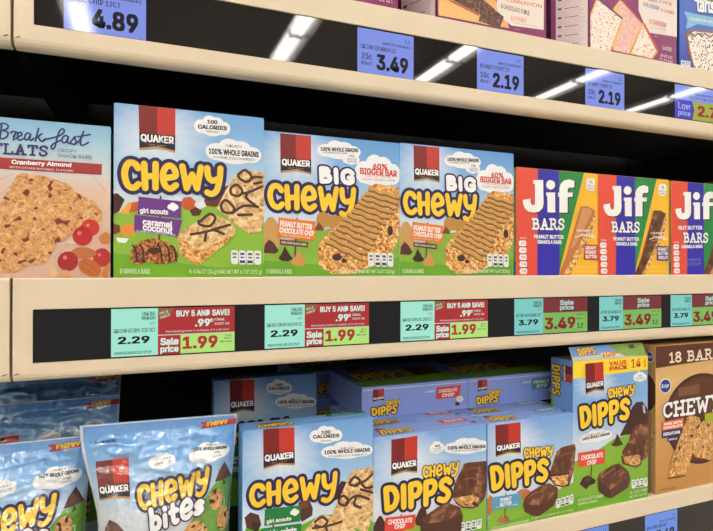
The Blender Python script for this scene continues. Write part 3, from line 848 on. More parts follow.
ART['NUT_BAR_CHOCOLATE'] = [
    ('bg','front_print',1,[(0,(248,190,44)),(1,(248,190,44))]),
    ('poly','stripe_print',2,(34,138,66),[(49.45,0.15),(82.01,0),(49.63,102.88),(46.25,102.91)]),
    ('poly','stripe_print',2,(52,40,176),[(24.57,-0.01),(50.12,-0.01),(51.33,102.87),(23.69,102.91)]),
    ('poly','stripe_print',2,(232,82,60),[(0,0),(24.9,-0.01),(24.01,102.9),(-0,102.89)]),
    ('jif','brand_lettering',4,[(6.13,10.92),(69.69,6.9),(69.34,41.51),(7.54,43.27)]),
    ('slab','product_name',5,[(17.32,47.49),(57.14,46.54),(57.01,58.01),(17.81,58.59)],'BARS',17,(248,248,250),(70,50,80),4),
    ('text','flavour_line',5,(248,248,250),[(19.96,63.28),(55.89,62.97),(56.07,66.79),(20.13,67)],'PEANUT BUTTER',2),
    ('text','flavour_line',5,(248,248,250),[(24.08,68.19),(53.4,67.98),(53.58,71.79),(24.25,71.92)],'GRANOLA BARS',2),
    ('poly','bar_picture',5,(206,140,84),[(77.37,33.89),(86.59,33.34),(95.41,36.74),(96.82,42.84),(95.6,54.14),(65.37,101.78),(61.95,102.78),(48.95,102.89),(58.37,85.9),(69.97,54.16)],'granola'),
    ('poly','bar_picture',6,(196,120,68),[(77.37,33.89),(86.59,33.34),(95.41,36.74),(91.46,44.24),(83.24,65.27),(59.88,102.8),(48.95,102.89),(58.37,85.9),(69.97,54.16)],'chocolate'),
    ('line','bar_picture',7,(206,140,84),1.2,[(79.26,57.08),(74.05,65.6),(83.18,64.16),(84.94,56.84)]),
    ('text','bar_picture',8,(248,248,250),[(72.2,56.82),(93.55,56.48),(93.67,58.72),(72.31,59.03)],'CRUNCHY',1),
    ('text','bar_picture',8,(248,248,250),[(77.3,60.21),(94.48,60.37),(94.66,63.74),(77.45,63.26)],'oats',1),
    ('line','bar_picture',8,(248,248,250),0.75,[(70.49,64.62),(80.25,62.6),(96.89,64.78)]),
    ('poly','flavour_sign',8,(84,44,130),[(82.13,71.45),(99.08,71.76),(99.18,87.31),(81.49,86.82)]),
    ('text','flavour_sign',9,(248,248,250),[(82.92,73.1),(97.32,72.95),(97.52,76.61),(83.11,76.72)],'PEANUT',2),
    ('text','flavour_sign',9,(248,248,250),[(83.15,77.56),(97.56,77.46),(97.75,81.12),(83.34,81.19)],'BUTTER',2),
    ('text','flavour_sign',9,(248,248,250),[(83.38,82.02),(97.8,81.97),(97.99,85.64),(83.57,85.66)],'CHOCOLATE',2),
    ('poly','gram_badge',5,(248,248,250),[(84.5,6.82),(86.54,5),(93.73,4.98),(96.01,7.03),(95.4,16.02),(93.67,17.54),(86.48,17.5),(84.24,15.71)]),
    ('text','gram_badge',6,(84,44,130),[(88.06,6.54),(92.37,6.48),(92.57,10.37),(88.26,10.42)],'3g',1),
    ('text','gram_badge',6,(84,44,130),[(85.82,11.71),(94.79,11.32),(94.89,13.27),(85.92,13.65)],'PROTEIN',0),
    ('text','gram_badge',6,(84,44,130),[(86.68,14.43),(94.22,14.15),(94.32,16.1),(86.78,16.36)],'PER BAR',0),
    ('poly','nutrition_strip',6,(248,248,250),[(3.6,69.17),(9.94,69.21),(10.96,70.5),(10.77,73.41),(9.54,74.51),(3.19,74.44),(2.19,73.16),(2.4,70.53)]),
    ('text','nutrition_strip',7,(206,70,56),[(4.29,70.46),(9.37,70.55),(9.47,72.92),(4.39,72.82)],'170',1),
    ('poly','nutrition_strip',6,(248,248,250),[(3.88,75.73),(10.23,75.81),(11.25,77.1),(11.05,80.01),(9.82,81.1),(3.48,81),(2.47,79.71),(2.68,77.08)]),
    ('text','nutrition_strip',7,(206,70,56),[(4.57,77.03),(9.65,77.14),(9.76,79.52),(4.67,79.39)],'2.5g',1),
    ('poly','nutrition_strip',6,(248,248,250),[(4.16,82.3),(10.52,82.41),(11.53,83.71),(11.34,86.62),(10.11,87.71),(3.76,87.57),(2.75,86.28),(2.96,83.64)]),
    ('text','nutrition_strip',7,(206,70,56),[(4.85,83.6),(9.94,83.74),(10.04,86.12),(4.95,85.97)],'90mg',1),
    ('poly','nutrition_strip',6,(248,248,250),[(4.45,88.88),(10.81,89.02),(11.82,90.32),(11.63,93.24),(10.4,94.32),(4.04,94.15),(3.04,92.85),(3.24,90.22)]),
    ('text','nutrition_strip',7,(206,70,56),[(5.13,90.18),(10.23,90.35),(10.33,92.73),(5.24,92.55)],'7g',1),
    ('poly','nutrition_strip',6,(248,248,250),[(4.73,95.46),(11.1,95.64),(12.11,96.95),(11.92,99.87),(10.69,100.94),(4.32,100.74),(3.32,99.44),(3.52,96.8)]),
    ('text','nutrition_strip',7,(206,70,56),[(5.42,96.77),(10.52,96.97),(10.62,99.35),(5.52,99.15)],'4g',1),
    ('text','nutrition_strip',6,(248,248,250),[(3.46,66.03),(11.08,66.01),(11.16,67.85),(3.54,67.86)],'PER BAR',0),
    ('text','net_weight_lettering',6,(252,220,130),[(71.91,92.83),(97.64,92.72),(97.79,95.55),(72.04,95.61)],'5 BARS 1.3 OZ (38 g)',0),
    ('text','net_weight_lettering',6,(252,220,130),[(70.71,97.02),(97.13,96.97),(97.28,99.8),(70.85,99.79)],'NET WT 6.7 OZ (190 g)',0),
]
ART['NUT_BAR_NUT'] = [
    ('bg','front_print',1,[(0,(248,190,44)),(1,(248,190,44))]),
    ('poly','stripe_print',2,(34,138,66),[(49.45,0.15),(82.01,0),(56.45,102.82),(46.25,102.91)]),
    ('poly','stripe_print',2,(52,40,176),[(24.57,-0.01),(50.12,-0.01),(51.33,102.87),(23.69,102.91)]),
    ('poly','stripe_print',2,(232,82,60),[(0,0),(24.9,-0.01),(24.01,102.9),(-0,102.89)]),
    ('jif','brand_lettering',4,[(4.88,11.02),(68.33,7.55),(67.89,40.49),(6.25,42.82)]),
    ('slab','product_name',5,[(17.7,55.95),(57.57,55.25),(57.44,66.74),(18.19,67.07)],'BARS',17,(248,248,250),(70,50,80),4),
    ('text','flavour_line',5,(248,248,250),[(10.33,48.91),(47.67,47.56),(47.87,51.88),(10.52,53.11)],'NUT BUTTER',2),
    ('text','flavour_line',5,(248,248,250),[(15.09,69.83),(48,68.71),(48.18,72.51),(15.26,73.54)],'GRANOLA BARS',2),
    ('text','flavour_line',5,(130,140,220),[(23.51,84.49),(45.35,84),(45.51,87.26),(23.66,87.7)],'ALMOND BUTTER',1),
    ('text','flavour_line',5,(130,140,220),[(23.7,88.77),(45.56,88.35),(45.74,92.15),(23.87,92.51)],'& CHOCOLATE',1),
    ('poly','bar_picture',5,(206,140,84),[(77.37,33.89),(86.59,33.34),(95.41,36.74),(96.82,42.84),(95.6,54.14),(65.37,101.78),(61.95,102.78),(48.95,102.89),(58.37,85.9),(69.97,54.16)],'granola'),
    ('poly','bar_picture',6,(196,120,68),[(77.37,33.89),(86.59,33.34),(95.41,36.74),(91.46,44.24),(83.24,65.27),(59.88,102.8),(48.95,102.89),(58.37,85.9),(69.97,54.16)],'chocolate'),
    ('line','bar_picture',7,(206,140,84),1.2,[(79.26,57.08),(74.05,65.6),(83.18,64.16),(84.94,56.84)]),
    ('text','bar_picture',8,(248,248,250),[(72.2,56.82),(93.55,56.48),(93.67,58.72),(72.31,59.03)],'CRUNCHY',1),
    ('text','bar_picture',8,(248,248,250),[(77.3,60.21),(94.48,60.37),(94.66,63.74),(77.45,63.26)],'oats',1),
    ('line','bar_picture',8,(248,248,250),0.75,[(70.49,64.62),(80.25,62.6),(96.89,64.78)]),
    ('poly','gram_badge',5,(248,248,250),[(84.5,6.82),(86.54,5),(93.73,4.98),(96.01,7.03),(95.4,16.02),(93.67,17.54),(86.48,17.5),(84.24,15.71)]),
    ('text','gram_badge',6,(60,60,150),[(88.06,6.54),(92.37,6.48),(92.57,10.37),(88.26,10.42)],'3g',1),
    ('text','gram_badge',6,(60,60,150),[(85.82,11.71),(94.79,11.32),(94.89,13.27),(85.92,13.65)],'PROTEIN',0),
    ('text','gram_badge',6,(60,60,150),[(86.68,14.43),(94.22,14.15),(94.32,16.1),(86.78,16.36)],'PER BAR',0),
    ('poly','nutrition_strip',6,(248,248,250),[(3.6,69.17),(9.94,69.21),(10.96,70.5),(10.77,73.41),(9.54,74.51),(3.19,74.44),(2.19,73.16),(2.4,70.53)]),
    ('text','nutrition_strip',7,(206,70,56),[(4.29,70.46),(9.37,70.55),(9.47,72.92),(4.39,72.82)],'170',1),
    ('poly','nutrition_strip',6,(248,248,250),[(3.88,75.73),(10.23,75.81),(11.25,77.1),(11.05,80.01),(9.82,81.1),(3.48,81),(2.47,79.71),(2.68,77.08)]),
    ('text','nutrition_strip',7,(206,70,56),[(4.57,77.03),(9.65,77.14),(9.76,79.52),(4.67,79.39)],'2.5g',1),
    ('poly','nutrition_strip',6,(248,248,250),[(4.16,82.3),(10.52,82.41),(11.53,83.71),(11.34,86.62),(10.11,87.71),(3.76,87.57),(2.75,86.28),(2.96,83.64)]),
    ('text','nutrition_strip',7,(206,70,56),[(4.85,83.6),(9.94,83.74),(10.04,86.12),(4.95,85.97)],'90mg',1),
    ('poly','nutrition_strip',6,(248,248,250),[(4.45,88.88),(10.81,89.02),(11.82,90.32),(11.63,93.24),(10.4,94.32),(4.04,94.15),(3.04,92.85),(3.24,90.22)]),
    ('text','nutrition_strip',7,(206,70,56),[(5.13,90.18),(10.23,90.35),(10.33,92.73),(5.24,92.55)],'7g',1),
    ('poly','nutrition_strip',6,(248,248,250),[(4.73,95.46),(11.1,95.64),(12.11,96.95),(11.92,99.87),(10.69,100.94),(4.32,100.74),(3.32,99.44),(3.52,96.8)]),
    ('text','nutrition_strip',7,(206,70,56),[(5.42,96.77),(10.52,96.97),(10.62,99.35),(5.52,99.15)],'4g',1),
    ('text','nutrition_strip',6,(248,248,250),[(3.46,66.03),(11.08,66.01),(11.16,67.85),(3.54,67.86)],'PER BAR',0),
]
ART['CRANBERRY_FLATS'] = [
    ('bg','front_print',1,[(0,(136,186,220)),(0.12,(164,206,228)),(0.3,(214,216,216)),(0.42,(226,196,176)),(1,(220,178,156))]),
    ('bar','front_print',2,(190,150,130),0.23,[(86.46,26.04),(100.29,43.11)]),
    ('bar','front_print',2,(190,150,130),0.23,[(31.95,42.01),(49.33,31.73)]),
    ('bar','front_print',2,(190,150,130),0.23,[(69.5,80.28),(100.3,49.27)]),
    ('bar','front_print',2,(190,150,130),0.23,[(28.6,58.37),(52.91,33.58)]),
    ('line','range_lettering',4,(44,48,112),0.94,[(43.12,4.44),(42.77,7.83),(42.22,11.99)]),
    ('line','range_lettering',4,(44,48,112),0.94,[(41.29,4.84),(43.67,3.31),(46.08,4.15),(45.9,6.12),(43.69,7.42)]),
    ('line','range_lettering',4,(44,48,112),0.94,[(43.69,7.42),(46.09,8.28),(45.73,10.7),(43.51,12.2),(40.94,12)]),
    ('line','range_lettering',4,(44,48,112),0.94,[(47.58,8.57),(48.51,7.61),(50.2,7.89),(49.45,10.14),(48.9,12.59)]),
    ('line','range_lettering',4,(44,48,112),0.94,[(48.9,10.63),(50.01,8.35),(50.95,7.82)]),
    ('line','range_lettering',4,(44,48,112),0.94,[(50.02,11.84),(51.52,10.39),(53.02,9.16),(52.64,7.66),(51.33,8.44),(50.96,10.88),(51.9,12.33),(53.78,11.28)]),
    ('line','range_lettering',4,(44,48,112),0.94,[(57.57,8.3),(55.86,7.8),(54.54,9.9),(54.92,11.84),(56.25,11.28),(57.57,8.52),(57.01,11.21),(57.78,12.03),(59.11,10.58)]),
    ('line','range_lettering',4,(44,48,112),0.94,[(61.59,4.61),(60.83,7.78),(59.88,12.28)]),
    ('line','range_lettering',4,(44,48,112),0.94,[(60.07,10.72),(61.79,8.79),(63.33,7.54)]),
    ('line','range_lettering',4,(44,48,112),0.94,[(61.41,9.27),(62.38,11.4),(63.73,11.94),(65.28,10.25)]),
    ('line','range_lettering',4,(44,48,112),0.94,[(64.12,11.02),(67.81,9.8),(72.52,7.81),(74.89,5.12),(74.09,3.63),(72.51,4.9),(71.14,9.06),(70.17,14.06),(68.81,16.18),(68.02,14.69),(69.78,12.53),(73.71,10.17)]),
    ('line','range_lettering',4,(44,48,112),0.94,[(77.09,8.07),(75.29,7.56),(73.71,9.72),(74.11,11.71),(75.7,11.34),(77.09,8.29),(76.5,11.05),(77.5,11.86),(78.69,10.41)]),
    ('line','range_lettering',4,(44,48,112),0.94,[(78.69,10.41),(80.69,7.51),(80.5,9.12),(81.31,10.63),(80.3,12.3),(78.3,12.02)]),
    ('line','range_lettering',4,(44,48,112),0.94,[(80.3,12.07),(83.12,9.56),(85.13,4.15),(83.73,9.05),(83.53,12.02),(85.16,12.34),(87.8,10.52)]),
    ('line','range_lettering',4,(44,48,112),0.94,[(81.9,7.63),(88.81,5.63)]),
    ('slab','product_name',4,[(38.57,14.8),(66.65,14.36),(66.47,20.83),(38.59,21.26)],'FLATS',16,(44,48,112),None,0),
    ('text','product_name',4,(92,104,140),[(71.36,15.3),(81.72,15.35),(81.73,17.39),(71.36,17.43)],'CRISPY',0),
    ('text','product_name',4,(92,104,140),[(71.36,18.44),(89.87,18.34),(89.88,20.51),(71.37,20.67)],'SNACK BARS',0),
    ('poly','flavour_band',4,(166,46,46),[(33.16,22.97),(95.26,23.09),(95.07,29.66),(33.18,29.6)]),
    ('text','flavour_band',5,(248,248,250),[(48,23.89),(78.73,23.61),(78.54,26.67),(48.01,27.04)],'Cranberry Almond',2),
    ('text','flavour_band',5,(240,210,206),[(46.89,27.56),(79.74,27.71),(79.75,28.95),(46.9,28.86)],'WITH OTHER NATURAL FLAVORS',1),
    ('poly','cracker_picture',5,(206,146,88),[(78.81,42.02),(86.51,43.79),(91.98,46.35),(95.14,52.11),(95.55,57.12),(90.84,60.11),(84.62,60.73)],'cracker'),
    ('poly','cracker_picture',6,(206,146,88),[(76.91,39.55),(81.68,41.01),(88.45,45),(88.87,53.66),(80.78,64.71),(72.28,71.32),(67.61,69.71)],'cracker'),
    ('poly','cracker_picture',6,(206,146,88),[(26.96,76.58),(42.41,78.44),(55.2,81.65),(56.3,84.98),(50.21,89.14),(42.44,88.3),(26.98,84.65)],'cracker'),
    ('poly','cracker_picture',7,(206,146,88),[(50.76,33.09),(53.26,31.26),(63.81,32.26),(77.85,36.5),(80.53,40.65),(78.45,48.48),(69.48,76.04),(65.42,82.85),(61.38,84.76),(49.47,81.68),(32.05,77.53),(26.95,72.55),(32,60.28),(42.33,49.67)],'cracker'),
    ('ell','fruit_print',7,(206,52,40),[(83.84,57.08),(93.97,56.74),(94,67.21),(83.86,67.44)]),
    ('ell','fruit_print',8,(190,34,32),[(79.44,61.74),(90.25,61.43),(90.28,72.73),(79.47,72.9)]),
    ('ell','fruit_print',8,(168,38,34),[(71.54,76.65),(82.54,76.52),(82.57,88.15),(71.57,88.13)]),
    ('ell','fruit_print',7,(186,44,40),[(90.48,74.46),(100.37,74.32),(100.4,85.75),(90.51,85.76)]),
    ('ell','fruit_print',9,(232,120,110),[(81.93,64.25),(84.24,64.19),(84.25,66.78),(81.94,66.84)]),
    ('ell','fruit_print',9,(232,120,110),[(74.37,78.96),(76.63,78.94),(76.64,81.51),(74.37,81.52)]),
    ('ell','fruit_print',9,(232,120,110),[(86.74,59.58),(88.69,59.52),(88.69,61.69),(86.75,61.75)]),
    ('ell','fruit_print',9,(232,120,110),[(93.04,77.26),(95.01,77.24),(95.02,79.42),(93.04,79.44)]),
    ('poly','nut_print',7,(196,116,62),[(77.39,78.51),(81.77,74.16),(88.53,74.49),(92.45,77.49),(88.55,80.56),(81.21,80.62)],None,1),
    ('poly','nut_print',9,(196,104,46),[(83.13,82.76),(86.6,80.58),(92.07,82.71),(94.84,87.72),(93.27,91.43),(87.8,90.97),(83.53,87.5)],None,1),
    ('line','nut_print',10,(140,66,28),0.29,[(85.06,82.75),(90.12,85.77),(93.27,90.12)]),
    ('line','nut_print',10,(140,66,28),0.29,[(83.91,85.34),(87.79,87.94),(90.92,90.76)]),
    ('poly','nut_print',7,(204,128,70),[(93.61,68.09),(96.76,64.74),(99.55,65.99),(99.56,71.26),(95.59,71.77)],None,1),
    ('poly','nut_print',8,(204,128,70),[(95.44,89.25),(97.61,85.32),(99.4,84.87),(99.22,91.9),(96.04,91.88)],None,1),
    ('poly','nut_print',8,(228,190,140),[(66.91,84.95),(69.14,84.95),(71.39,88.35),(70.65,91.32),(67.66,90.88)],None,1),
    ('poly','nut_print',8,(224,160,110),[(73.26,88.77),(76.28,87.5),(78.56,90.5),(75.53,91.77),(72.89,91.33)],None,1),
    ('poly','nut_print',7,(226,206,170),[(76.23,71.25),(79.65,68.39),(82.33,71.14),(79.66,72.47)],None,1),
]
ART['DIPPED_CHOCOLATE'] = [
    ('bg','front_print',1,[(0,(120,168,226)),(0.3,(160,196,236)),(0.55,(222,230,242)),(1,(222,230,242))]),
    ('glow','front_print',2,[(-10.09,-11.81),(69.13,-3.4),(69.21,49.61),(-9.99,37.56)]),
    ('poly','meadow_print',3,(132,184,54),[(-0.35,62.35),(8.6,62.62),(33.11,64.22),(55.67,65.38),(80.75,62.75),(101.96,59.21),(102.01,88.49),(102.04,110.79),(-1.1,102.93)]),
    ('panel','brand_panel',3,[(14.73,2.71),(36.85,2.14),(36.6,30.57),(14.5,30.32)]),
    ('cloud','calorie_cloud',3,[(47.05,8.36),(60.2,8.03),(60.52,18.03),(47.67,18.01)]),
    ('text','calorie_cloud',5,(34,32,40),[(51.91,11.07),(56.5,11.09),(56.51,12.7),(51.91,12.67)],'45',2),
    ('text','calorie_cloud',5,(34,32,40),[(50.39,13.56),(58.66,13.23),(58.66,14.3),(50.39,14.76)],'CALORIES',0),
    ('text','calorie_cloud',5,(34,32,40),[(50.4,15.56),(58.67,15.11),(58.67,16.18),(50.4,16.62)],'LESS FAT',0),
    ('cloud','grain_cloud',3,[(59.89,8.27),(101.89,9.01),(101.91,23.23),(60.53,20.45)]),
    ('text','grain_cloud',5,(34,32,40),[(63.31,13.52),(98.92,16.46),(98.92,19.24),(63.31,16.22)],'100% WHOLE GRAINS',2),
    ('text','grain_cloud',5,(34,32,40),[(66.43,17.15),(95.29,19.35),(95.3,20.46),(66.44,18.23)],'& OTHER DELICIOUS INGREDIENTS',0),
    ('text','grain_cloud',5,(34,32,40),[(76.84,13.53),(87.13,14.21),(87.13,15.32),(76.85,14.62)],'MADE WITH',0),
    ('chewy','range_lettering',7,[(40.76,25.86),(74.32,26.3),(73.07,37.02),(41.08,35.69)],7),
    ('dipps','product_name',5,[(7.15,36.46),(68.03,36.99),(66.5,57.73),(8.03,56.62)]),
    ('poly','bar_picture',5,(112,58,34),[(78.3,29.29),(82.31,28.72),(100.92,29.8),(100.94,40.94),(98.98,58.75),(93.72,63.74),(87.19,56.91),(67.12,53.77),(69.93,43.36)],'chocolate'),
    ('poly','bar_picture',6,(112,58,34),[(67.12,52.69),(87.19,52.78),(94.37,58.03),(92.41,65.33),(87.21,66.27),(77.56,64.28),(71.21,60.12)],'chocolate'),
    ('poly','bar_picture',7,(112,58,34),[(69,54.88),(87.19,55.25),(92.4,58.55),(90.78,64.92),(86.56,64.79),(78.84,63.26),(72.48,59.5)],'granola_chip'),
    ('poly','bar_picture',8,(112,58,34),[(38.45,67.77),(45.03,63.86),(55.66,59.35),(63.38,57.51),(74.38,62.8),(77.57,70.42),(76,81.06),(66.55,90.19),(49.61,92.34),(40.57,85.31)],'chocolate'),
    ('poly','bar_picture',10,(78,42,28),[(38.45,67.77),(45.04,71.03),(61.85,71.81),(75.98,68.79),(76,81.06),(66.55,90.19),(49.61,92.34),(40.57,85.31)]),
    ('poly','bar_picture',9,(150,98,72),[(48.35,65.48),(52.61,63.26),(58.74,61.87),(61.84,63.45),(55.67,65.65),(51.09,67.55)],None,1),
    ('line','bar_picture',9,(160,104,76),0.57,[(80.71,33.99),(87.16,33.5),(93.68,35.49)]),
    ('line','bar_picture',9,(160,104,76),0.57,[(77.53,41.74),(83.94,41.3),(90.42,43.05)]),
    ('poly','ingredient_print',5,(72,34,28),[(34.89,67.15),(39.03,58.63),(42.92,57.94),(45.03,63.6),(44.44,68.8),(37.56,71.57)],None,1),
    ('poly','ingredient_print',5,(72,34,28),[(-0.06,67.49),(2.99,60.37),(6.06,58.34),(9.17,64),(9.18,70.55),(1.62,72.89)],None,1),
    ('bar','sign_post',6,(84,44,34),0.86,[(22.88,59.88),(22.35,87.09)]),
    ('poly','flavour_sign',7,(230,68,52),[(9.73,60.5),(35.18,62.21),(34.01,72.78),(8.9,72.3)]),
    ('text','flavour_sign',8,(248,248,250),[(12.28,62.22),(32.52,64.12),(32.09,67.72),(11.86,66.01)],'CHOCOLATE',2),
    ('text','flavour_sign',8,(248,248,250),[(17.42,66.73),(26.38,67.51),(26.09,70.85),(17.14,70.3)],'CHIP',2),
    ('facts','nutrition_strip',9,[(74.72,75.39),(95.38,75.51),(95.06,83.35),(74.41,83.23)]),
]
ART['DIPPED_PEANUT'] = [
    ('bg','front_print',1,[(0,(120,168,226)),(0.3,(160,196,236)),(0.55,(222,230,242)),(1,(222,230,242))]),
    ('glow','front_print',2,[(-16.94,-14.95),(68.48,-4.03),(70.24,49.83),(-14.74,37.91)]),
    ('poly','meadow_print',3,(132,184,54),[(-0.66,86.37),(4.1,75.02),(22.6,68.66),(41.53,68.37),(79.98,69.33),(100.3,64.51),(101.02,95.58),(98.42,99.81),(-1.41,95.28)]),
    ('poly','meadow_print',4,(110,172,34),[(-0.04,92.48),(23.35,88.49),(61.26,86.57),(100.75,86.27),(101.02,95.58),(98.42,99.81),(-1.41,95.28)]),
    ('panel','brand_panel',3,[(8.08,1.68),(35.44,1.81),(35.69,30.03),(8.44,30.33)]),
    ('chewy','range_lettering',7,[(38.07,25.2),(72.8,27.11),(71.97,37.25),(39.2,35.53)],7),
    ('dipps','product_name',5,[(1.07,36.67),(67.34,37.86),(66.9,59.74),(3.12,59.75)]),
    ('poly','ingredient_print',5,(196,120,66),[(-0.78,83.34),(-0.65,68.28),(1.72,62.27),(4.8,64.54),(5.29,76.71)],None,0),
    ('poly','ingredient_print',5,(190,112,58),[(31.17,65.34),(37.53,62.9),(45.23,65.23),(47.33,70.74),(37.85,71.8)],None,1),
    ('poly','bar_picture',5,(112,58,34),[(76.89,33.27),(82.64,30.31),(98.26,28.98),(99.57,33.23),(97.07,54.72),(91.6,67.92),(81.87,67.75),(68.01,58.36),(67.13,54.84)],'chocolate'),
    ('poly','bar_picture',6,(60,28,18),[(66.73,54.47),(83.42,55.29),(91.62,55.51),(91.57,66.67),(83.82,68.03),(74.03,65.08)]),
    ('poly','bar_picture',7,(112,58,34),[(69.1,56.04),(83.46,56.53),(90.49,56.9),(89.97,65.51),(83.78,66.79),(74.77,63.95)],'granola'),
    ('poly','bar_picture',8,(112,58,34),[(37.66,76.96),(39.73,71.16),(47.17,66.13),(60.43,61.9),(68.13,61.77),(77.98,67.5),(77.5,76.68),(72.7,83.67),(55.65,90.31),(47.96,88.55),(39.41,83.31)],'chocolate'),
    ('poly','bar_picture',9,(88,42,26),[(38.02,76.4),(55.3,80.17),(77.45,75.14),(72.7,83.67),(55.65,90.31),(47.96,88.55),(39.41,83.31)]),
    ('line','bar_picture',10,(168,112,84),0.7,[(43.55,71.72),(51.06,68.22),(60.64,68.08)]),
    ('line','bar_picture',10,(160,104,76),0.7,[(80.94,38.49),(88.69,36.43),(96.56,37.82)]),
    ('bar','sign_post',6,(84,44,34),1.06,[(19.02,63.57),(18.06,87.69)]),
    ('poly','flavour_sign',7,(88,158,200),[(4.83,65.15),(35.35,65.64),(35.01,77.17),(4.15,76.24)]),
    ('text','flavour_sign',8,(248,248,250),[(13.15,67.27),(25.57,67.26),(25.31,70.57),(12.9,70.57)],'PEANUT',2),
    ('text','flavour_sign',8,(248,248,250),[(12.92,71.18),(25.34,71.19),(25.08,74.49),(12.68,74.48)],'BUTTER',2),
    ('text','flavour_sign',8,(248,248,250),[(7.81,74.36),(32.28,74.94),(32.12,75.83),(7.66,75.25)],'NATURALLY FLAVORED',0),
    ('poly','ingredient_print',8,(176,112,74),[(9.07,87.54),(11.92,83.74),(14.09,81.95),(16.87,86),(18.85,88.72),(14.01,89.5)]),
    ('poly','ingredient_print',9,(164,98,62),[(15.84,88.26),(18.34,85.01),(20.53,83.52),(22.93,87.21),(23.76,89.16),(19.66,90.05)]),
    ('facts','nutrition_strip',9,[(75.61,77.95),(96.93,76.12),(96.41,85.01),(75.5,86.54)]),
    ('text','net_weight_lettering',9,(214,232,180),[(2.89,91.43),(44.24,91.03),(44.32,93.17),(2.98,93.54)],'6 CHOCOLATEY COVERED GRANOLA BARS',1),
    ('text','net_weight_lettering',9,(214,232,180),[(48.01,90.08),(95.39,89.8),(95.45,91.97),(48.1,92.53)],'6-1.09 OZ (31 g) BARS NET WT 6.5 OZ (186 g)',1),
]
